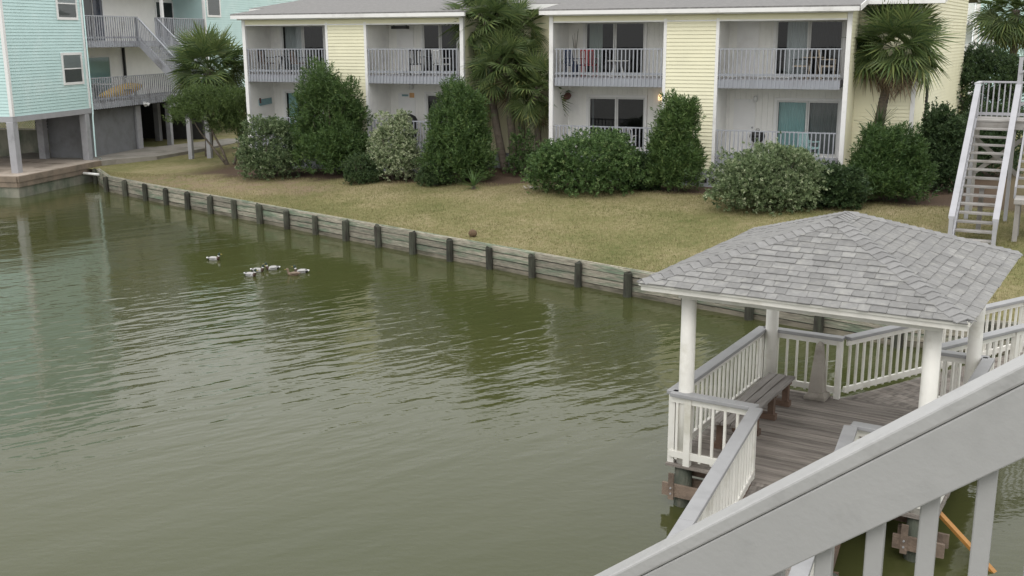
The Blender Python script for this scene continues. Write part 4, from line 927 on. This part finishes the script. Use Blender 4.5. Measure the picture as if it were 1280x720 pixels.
def crown_points(lobes, ntw):
    vol = np.array([l[1][0]*l[1][1]*l[1][2] for l in lobes])**.75; pick = rng.choice(len(lobes), ntw, p=vol/vol.sum())
    c = np.array([l[0] for l in lobes])[pick]; rad = np.array([l[1] for l in lobes])[pick]
    d = unit(rng.normal(size=(ntw,3))); d[:,2] = np.where(d[:,2] < -.25, -d[:,2], d[:,2])
    bump = 1+.16*np.sin(d[:,0]*7+pick*1.7)*np.sin(d[:,1]*6+pick)+.12*np.sin(d[:,2]*9+d[:,0]*5+pick*.6)
    rr = np.where(rng.uniform(size=ntw) < .78, rng.uniform(.80,1.03,ntw), rng.uniform(.35,.8,ntw))*bump; rr = np.where(rng.uniform(size=ntw) < .05, rr*rng.uniform(1.05,1.28,ntw), rr)
    return c+d*rad*rr[:,None], d
def foliage(kind, lobes, ntw, tbias=0):
    Ln, Wd, per, tw, upp, dr, mt, tm, ts_ = KINDS[kind]
    p, d = crown_points(lobes, ntw)
    ok = p[:,2] > .03; p, d = p[ok], d[ok]; n = len(p)
    ax = unit(d+np.array([0,0,upp])+rng.normal(0,.3,(n,3)))
    k = np.tile(np.arange(per), n); P = np.repeat(p,per,0); A_ = np.repeat(ax,per,0)
    r = unit(rng.normal(size=(n*per,3))); s = unit(np.cross(A_,r))
    f = (k+rng.uniform(0,1,n*per))/per
    base = P+A_*(f*tw)[:,None]; dirs = s*(1.05-.6*f)[:,None]+A_*(.25+.8*f)[:,None]+rng.normal(0,.15,(n*per,3))
    tw_t = np.repeat(rng.normal(0,ts_*.75,n),per)
    ti = tm+tbias+tw_t+rng.normal(0,ts_*.6,n*per)
    return leaves(base, dirs, Ln*rng.uniform(.7,1.2,n*per), Wd*rng.uniform(.75,1.2,n*per), dr, np.clip(ti,0,1), mt)
def lobe_set(w, h, dpt, n, seed, upright):
    r_ = random.Random(seed); mw = .36 if upright else .43; out = [((0,0,h*.44),(w*mw,dpt*mw,h*.46)),((0,0,h*.2),(w*.47,dpt*.47,h*.24))]
    for i in range(7):
        a = i*.9+r_.uniform(-.3,.3); out.append(((cos(a)*w*.30,sin(a)*dpt*.30,h*.10),(w*.20,dpt*.20,h*r_.uniform(.28,.42))))
    for i in range(n*3):
        a = r_.uniform(0,2*pi); q = r_.uniform(.5,.88); zz = r_.uniform(.15,.82) if upright else r_.uniform(.15,.74)
        k = r_.uniform(.10,.19)*(1.15-.3*zz); tp = 1.15-(.78 if upright else .5)*zz
        out.append(((cos(a)*w/2*q*tp, sin(a)*dpt/2*q*tp, h*(zz+(.1 if upright else .06))),(w*k, dpt*k, min(w,h)*k*(1.5 if upright else .9))))
    return out
def bush(label, u, v, wpx, hpx, kind, ntw, seed, upright=False, dback=.0, group=None, name='shrub', nl=9, deep=.85, tbias=0, Y=None):
    nl = nl
    p = ground(u, v) if Y is None else aty(u, v, Y)
    if Y is not None: p.z = float(gz(p.x, p.y))
    if dback: k = dback/hypot(p.x,p.y); p.x += p.x*k; p.y += p.y*k; p.z = float(gz(p.x,p.y))
    sc = hypot(hypot(p.x,p.y), H-p.z)/1330; w, h = wpx*sc, hpx*sc
    t = thing(name, label, 'shrub', p, random.Random(seed).uniform(-.4,.4), group)
    lobes = lobe_set(w, h, w*deep, nl, seed, upright)
    put('foliage', foliage(kind, lobes, int(ntw*2.5), tbias), t)
    m = MB(); r_ = random.Random(seed+5)
    for i in range(7):
        a = r_.uniform(0,2*pi); q = r_.uniform(.1,.3); m.tube([(cos(a)*.08,sin(a)*.08,-.12),(cos(a)*w*q*.6,sin(a)*w*q*.6,h*.35),(cos(a)*w*q,sin(a)*w*q,h*.72)],[.03,.022,.008],5)
    m.build('stems','stem',t)
    return t
bush('rounded pale green shrub at the corner of the yellow building beside a leaning small tree',338,225,76,76,'pitto',1500,11,dback=.5,tbias=-.12)
bush('tall dense dark green shrub against the yellow wall between two balconies',417,221,100,117,'oleander',1900,12,True,dback=.6,nl=11)
bush('low dark rounded shrub between a tall dark shrub and a silvery one',452,229,44,38,'low',700,13)
bush('silvery variegated shrub in front of the lower railing near the covered barbecue',494,226,74,76,'pitto',1200,14,True,dback=.4,tbias=.28)
bush('low dark rounded shrub below a grey foundation wall with vents',545,231,46,31,'low',700,15)
bush('tall bushy green oleander left of the palm clump',573,232,84,114,'oleander',1700,16,True,dback=.7,nl=11)
bush('broad mixed green shrub with pale patches below the fish ornament balcony',732,244,134,80,'green',2300,17,dback=.8,nl=13,tbias=.04)
bush('low dark shrub between the broad mixed shrub and a tall oleander',802,240,46,44,'dark',800,18,dback=.6)
bush('tall ragged oleander beside the glowing wall lamp',843,241,62,112,'oleander',1500,19,True,dback=.4,nl=12,tbias=.08)
bush('wide rounded pale green shrub below the kettle grill balcony',958,266,138,82,'pitto',2700,20,dback=.9,nl=13,tbias=.02)
bush('dark low spreading shrub at the white corner post of the yellow building',1034,263,80,52,'dark',1300,21,dback=.7,nl=8)
bush('tall dark oleander below the lone palm',1108,256,92,74,'oleander',1600,22,True,dback=1.0,nl=11,tbias=-.1)
bush('dark leafy shrub at the end wall left of the timber stair',1172,246,72,92,'dark',1600,23,True,dback=1.5,nl=10)
bush('dark shaded shrub filling the gap behind the timber stair',1222,232,90,80,'dark',1500,24,True,dback=3.0,nl=10,tbias=-.1)
bush('thin sparse shrub with bare stems among the palm trunks',655,222,48,62,'green',170,25,True,dback=.3,nl=6)

# broad trees: trunk, limbs, crown
def tree(label, base, hgt, lobes, kind, ntw, limbs, tbias=0, tr=.09):
    t = thing('leafy_tree', label, 'tree', base)
    m = MB()
    for pts in limbs: m.tube(pts, [tr*(1-.75*i/(len(pts)-1)) for i in range(len(pts))], 7)
    m.build('trunk','bark',t,smooth=True); put('crown', foliage(kind, lobes, ntw, tbias), t); return t
p = ground(287,206); k = .0
sc = hypot(hypot(p.x,p.y),5)/1330
def PX(u, v, dy=0): return ((u-287)*sc, dy, (206-v)*sc*1.02)
tree('small leaning tree with bare forked stems and a wide green crown beside the palm',p,2,
  [(PX(268,148),(1.1,1.0,.62)),(PX(245,153,-.3),(.75,.7,.5)),(PX(295,138,.2),(.9,.9,.6)),(PX(305,158,.3),(.8,.8,.7)),(PX(262,130,.2),(.75,.7,.4)),(PX(315,178,.2),(.5,.5,.6)),(PX(232,140,0),(.4,.4,.35)),(PX(283,165,.1),(.7,.6,.5))],
  'myrtle',3400,[[PX(287,212),PX(280,190),PX(268,165),PX(262,140)],[PX(290,212),PX(300,185),PX(305,155),PX(300,130)],[PX(288,212),PX(270,188),PX(255,168),PX(245,150)]],tbias=-.05,tr=.07)
p = ground(1240,215); p.x += 2.2; p.y += 7; p.z = float(gz(p.x,p.y)); sc = hypot(hypot(p.x,p.y),5)/1330
tree('dense dark evergreen tree behind the timber stair in front of the far blue building',p,4,
  [((0,0,3.0),(2.0,1.8,1.4)),((-1.0,-.3,2.4),(1.2,1.2,1.3)),((1.1,0,3.3),(1.3,1.3,1.1)),((.2,.2,4.0),(1.2,1.2,.75)),((-.6,0,3.6),(1.0,1,.7)),((1.8,0,2.3),(1.3,1.2,1.2)),((0,-.5,1.5),(1.9,1.5,1.1))],
  'dark',6500,[[(0,0,-.1),(.1,0,1.4),(0,0,2.8),(.1,.1,3.8)],[(0,0,.9),(.7,.1,2.0),(1.2,0,3.1)],[(0,0,.9),(-.6,-.1,1.9),(-1,-.2,2.8)]],tr=.14)

# palms: trunk and fan fronds, every frond its own object
def fan_mesh(name, R_, pet, n, droop, matn, seed, spread=118):
    r_ = random.Random(seed); V = []; T = []; ti = []
    def tri(a, b, c, t): i = len(V); V.extend([a,b,c]); T.append((i,i+1,i+2)); ti.extend([t]*3)
    pw = .016
    for s in (-1,1): tri((0,s*pw,0),(pet,0,0.02),(0,-s*pw*.2,.012),.35)
    tri((0,-pw,0),(0,pw,0),(pet,pw*.5,0),.3); tri((0,-pw,0),(pet,pw*.5,0),(pet,-pw*.5,0),.3)
    for i in range(n):
        a = R(-spread+2*spread*i/(n-1)+r_.uniform(-2,2)); L = R_*(1-.28*abs(a)/R(spread))*r_.uniform(.86,1.08)
        ca, sa = cos(a), sin(a); w = .056; t = min(1,max(0,r_.gauss(.45,.2))); lift = .10*abs(sa)*L
        def pt(f, sdw):
            x = pet+ca*L*f-sa*sdw; y = sa*L*f+ca*sdw; return (x, y, lift*f*1.6-droop*L*f*f*(1+.35*abs(sa))+(.010 if sdw else 0))
        b = pt(.0,0); m1, m2 = pt(.5,-w/2), pt(.5,w/2); e = pt(1.0,0); c = pt(.5,0)
        c = (c[0],c[1],c[2]-.012)
        tri(b,m1,c,t); tri(b,c,m2,t); tri(m1,e,c,t); tri(c,e,m2,t)
    return raw_mesh(name, np.array(V), np.array(T), np.array(ti), matn)
FANS = [fan_mesh('frond',.86,.75,21,dr,'frond_green',s) for s, dr in ((1,.08),(2,.18),(3,.32),(4,.5))]
DRY = [fan_mesh('frond',.74,.7,20,.85,'frond_dry',9), fan_mesh('frond',.66,.6,18,1.05,'frond_dry',10)]
def palm(label, base, top, r, nf, seed, tr=.15, lean=(0,0), group=None, dry=6, size=1.0, extra_trunk=True, lo=-52):
    r_ = random.Random(seed); t = thing('palm_tree', label, 'tree', base, 0, group); b = Vector(base); h = Vector(top)-b
    pts = []; rad = []; K = 14
    for i in range(K+1):
        f = i/K; bow = sin(f*pi)*.5
        pts.append((h.x*f+lean[0]*bow, h.y*f+lean[1]*bow, h.z*f-.1*(1-f))); rad.append(tr*(1.25-.35*f if f < .3 else 1.15-.12*f)*(1+.05*(i % 2)))
    tk = MB().tube(pts, rad, 10).build('trunk','bark',t,smooth=True)
    # old leaf bases under the crown
    for i in range(10):
        a = i*2.4; z = h.z*(1-.03-.012*i); f = z/h.z
        q = Vector((h.x*f,h.y*f,z)); MB().bar(q, q+Vector((cos(a)*.3*size,sin(a)*.3*size,.28*size)),.07*size,.025).build('leaf_base','bark',tk)
    for i in range(nf+dry):
        dr = i >= nf; f = i/nf if not dr else 1
        az = i*2.39996+r_.uniform(-.3,.3); el = R(78-(78-lo)*f**.72+r_.uniform(-10,10)) if not dr else R(r_.uniform(lo-28,lo-6))
        X = Vector((cos(el)*cos(az),cos(el)*sin(az),sin(el))); Zu = Vector((-sin(el)*cos(az),-sin(el)*sin(az),cos(el))); Yv = Zu.cross(X)
        roll = r_.uniform(-1.0,1.0); Y2 = Yv*cos(roll)+Zu*sin(roll); Z2 = X.cross(Y2)
        me = (DRY[i % 2] if dr else FANS[min(3, int(f*3.2+r_.uniform(0,.9)))])
        s = size*r*r_.uniform(.85,1.1)/1.5
        o = put('frond', me, t); mw = Matrix((( X.x*s,Y2.x*s,Z2.x*s,h.x+X.x*.05),(X.y*s,Y2.y*s,Z2.y*s,h.y+X.y*.05),(X.z*s,Y2.z*s,Z2.z*s,h.z-.02+.12*sin(el)),(0,0,0,1)))
        o.matrix_local = mw
    return t
b0 = ground(633,216)
def topat(u, v, Y): return aty(u, v, Y)
palm('tallest palm of the clump, its crown reaching over the yellow roof edge', b0, aty(607,26,b0.y+.3), 1.8, 64, 31, .13, (-.3,0), lo=-45)
b1 = ground(643,216)
palm('middle palm of the clump with a pale straight trunk', b1, aty(631,82,b1.y-.3), 1.6, 64, 32, .14, (.1,0), lo=-48)
b2 = ground(673,222); b2 = b2+Vector((.1,.8,0)); b2.z = float(gz(b2.x,b2.y))
palm('short slender palm of the clump next to the white corner post', b2, aty(669,112,b2.y), 1.5, 46, 33, .11, lo=-65)
b2b = ground(655,218)+Vector((0,1.0,0))
palm('slim palm with its crown tucked behind the clump against the recessed wall', b2b, aty(648,36,b2b.y), 1.3, 36, 38, .10, lo=-60)
b3 = ground(1090,240); b3 = b3+Vector((.4,1.6,0)); b3.z = float(gz(b3.x,b3.y))
palm('lone fan palm standing at the end wall of the yellow building', b3, aty(1119,60,b3.y), 1.9, 95, 34, .17, (-.1,0), dry=12, lo=-34)
b4 = ground(262,196); b4 = b4+Vector((-.2,.6,0)); b4.z = float(gz(b4.x,b4.y))
palm('fan palm beside the outside stair of the blue building', b4, aty(262,86,b4.y), 2.2, 85, 35, .16, lo=-60)
b5 = aty(1268,100,52); b5.z = float(gz(b5.x,b5.y))
palm('palm with hanging fronds beyond the dark evergreen tree', b5, aty(1270,12,52), 2.1, 70, 36, .17, lo=-70)

# spiky rosettes: each blade its own piece
def blade_mesh(L, w): 
    V = []; F_ = []
    for i in range(5):
        f = i/4; ww = w*(1-.0*f) if i == 0 else w*(1.15-1.1*f); z = -.18*L*f*f; V += [(L*f,-ww/2,z+.01),(L*f,0,z),(L*f,ww/2,z+.01)]
    for i in range(4): a = i*3; F_ += [(a,a+3,a+4,a+1),(a+1,a+4,a+5,a+2)]
    me = bpy.data.meshes.new('blade'); me.from_pydata(V,[],F_); at = me.attributes.new('tint','FLOAT','POINT'); at.data.foreach_set('value',[.45]*len(V)); return me
BL = {}
def rosette(label, u, v, r, n, matn, stem=0, dback=0, seed=1, base=None):
    p = base or ground(u, v); r_ = random.Random(seed)
    if dback: k = dback/hypot(p.x,p.y); p.x += p.x*k; p.y += p.y*k; p.z = float(gz(p.x,p.y))
    t = thing('spiky_plant', label, 'plant', p)
    if matn not in BL: me = blade_mesh(1.0,.075); me.materials.append(M[matn]); BL[matn] = me
    MB().tube([(0,0,-.1),(0,0,stem+.12)],[.09,.07],8).build('stem','bark',t)
    for i in range(n):
        az = i*2.4+r_.uniform(-.3,.3); el = R(r_.uniform(-5,80)) if not stem else R(r_.uniform(-40,85)); s = r*r_.uniform(.75,1.1)
        put('blade', BL[matn], t, (0,0,stem+.08), (0,-el,az)).scale = (s,s,s)
rosette('small spiky agave at the foot of the oleander and palms',592,236,.75,34,'leaf_green',seed=2)
rosette('green sword leaved plant below the white corner post of the yellow building',1068,252,1.0,46,'leaf_oleander',seed=3,dback=.2)
rosette('dark spiky yucca on a stem against the yellow end wall',1092,250,.85,60,'leaf_dark',stem=2.1,seed=4,dback=2.4)

# small things on the ground
p = ground(591,296); t = tag(MB().lathe([(.0,0),(.09,.02),(.13,.09),(.11,.17),(.05,.21),(.0,.215)],12).build('coconut','coconut',None,p,smooth=True),'brown coconut lying on the grass near the bulkhead','coconut')
p = ground(664,236); t = thing('litter_pile','small heap of pale dry leaves at the shrub edge below the palms','leaves',p)
for i in range(14):
    a = i*2.4; r_ = .04*sqrt(i)*1.6; MB().bar((cos(a)*r_,sin(a)*r_,.02+.012*(i % 3)),(cos(a)*r_+.22*cos(a*3),sin(a)*r_+.22*sin(a*3),.05+.02*(i % 4)),.05,.008).build('dry_leaf','litter',t)
# utility box by the end wall
p = ground(1165,215); p += Vector((.9,3.2,0)); p.z = float(gz(p.x,p.y))
t = thing('utility_box','dark green electricity box by the end wall behind the shrubs','box',p,YA); bx(-.3,.3,-.25,.25,0,1.9).build('cabinet','pile_green',t,bevel=.02); bx(-.33,.33,-.28,.28,1.902,1.95).build('lid','pile_green',t)
# sandy path patch seen at the right
pp = [onz(u, v, .82) for u, v in ((1232,345),(1330,352),(1340,330),(1262,328))]
if False: flat('path', [(p.x,p.y) for p in pp], .83, 'concrete')

# ================================================================ ducks
def duck(label, u, v, heading, hen=False, group=None, scale=1.0):
    p = onz(u, v, 0); t = thing('duck', label, 'duck', (p.x,p.y,0), heading, group)
    prof = [(-.30,.020,.10),(-.24,.055,.085),(-.15,.095,.055),(-.03,.115,.045),(.09,.110,.045),(.17,.085,.055),(.21,.060,.095),(.225,.045,.16),(.235,.045,.20),(.25,.058,.245),(.275,.052,.265),(.31,.022,.255),(.345,.022,.245),(.38,.014,.24)]
    n = 12; m = MB(); vs = []
    for i, (x, r, z) in enumerate(prof):
        if i < 6: ax, az = (0,0,0), None
        j0, j1 = prof[max(0,i-1)], prof[min(len(prof)-1,i+1)]; dx, dz = j1[0]-j0[0], j1[2]-j0[2]; L = hypot(dx,dz); nx, nz = -dz/L, dx/L
        fl = .5 if i >= 11 else (.85 if i < 6 else 1)
        vs += [(x+nx*r*sin(2*pi*k/n)*fl, r*cos(2*pi*k/n), z+nz*r*sin(2*pi*k/n)*fl) for k in range(n)]
    names = ['duck_white','duck_black','duck_grey','duck_grey','duck_grey','duck_brown','duck_brown','duck_white','duck_head','duck_head','duck_head','duck_bill','duck_bill']
    if hen: names = ['duck_hen']*11+['duck_bill']*2
    mats = list(dict.fromkeys(names)); fs = []; mi = []
    for i in range(len(prof)-1):
        for k in range(n): fs.append((i*n+k,i*n+(k+1)%n,(i+1)*n+(k+1)%n,(i+1)*n+k)); mi.append(mats.index(names[i]))
    fs += [tuple(range(n-1,-1,-1)), tuple((len(prof)-1)*n+k for k in range(n))]; mi += [0, mats.index('duck_bill')]
    m.v = vs; m.f = fs; m.m = mi
    o = m.build('body', mats, t, smooth=True); t.scale = (scale*.72,)*3
    for s in (-1,1):
        w_ = MB().tube([(-.22,s*.075,.105),(-.10,s*.105,.10),(.04,s*.112,.095),(.12,s*.09,.09)],[.012,.035,.04,.015],6); w_.build('wing','duck_hen' if hen else 'duck_grey',t,smooth=True)
duck('drake swimming alone ahead of the other ducks with a faint wake',267,325,R(-8))
duck('drake closest to the open water in a tight pair of ducks',313,345,R(-25))
duck('drake just behind another drake in a tight pair',322,339.5,R(-12))
duck('drake facing left beside the tight pair of ducks',341,337,R(200))
duck('green headed drake facing left beside a brown hen',377,341,R(185))
duck('brown hen swimming beside a green headed drake',367,344,R(178),True,scale=.9)
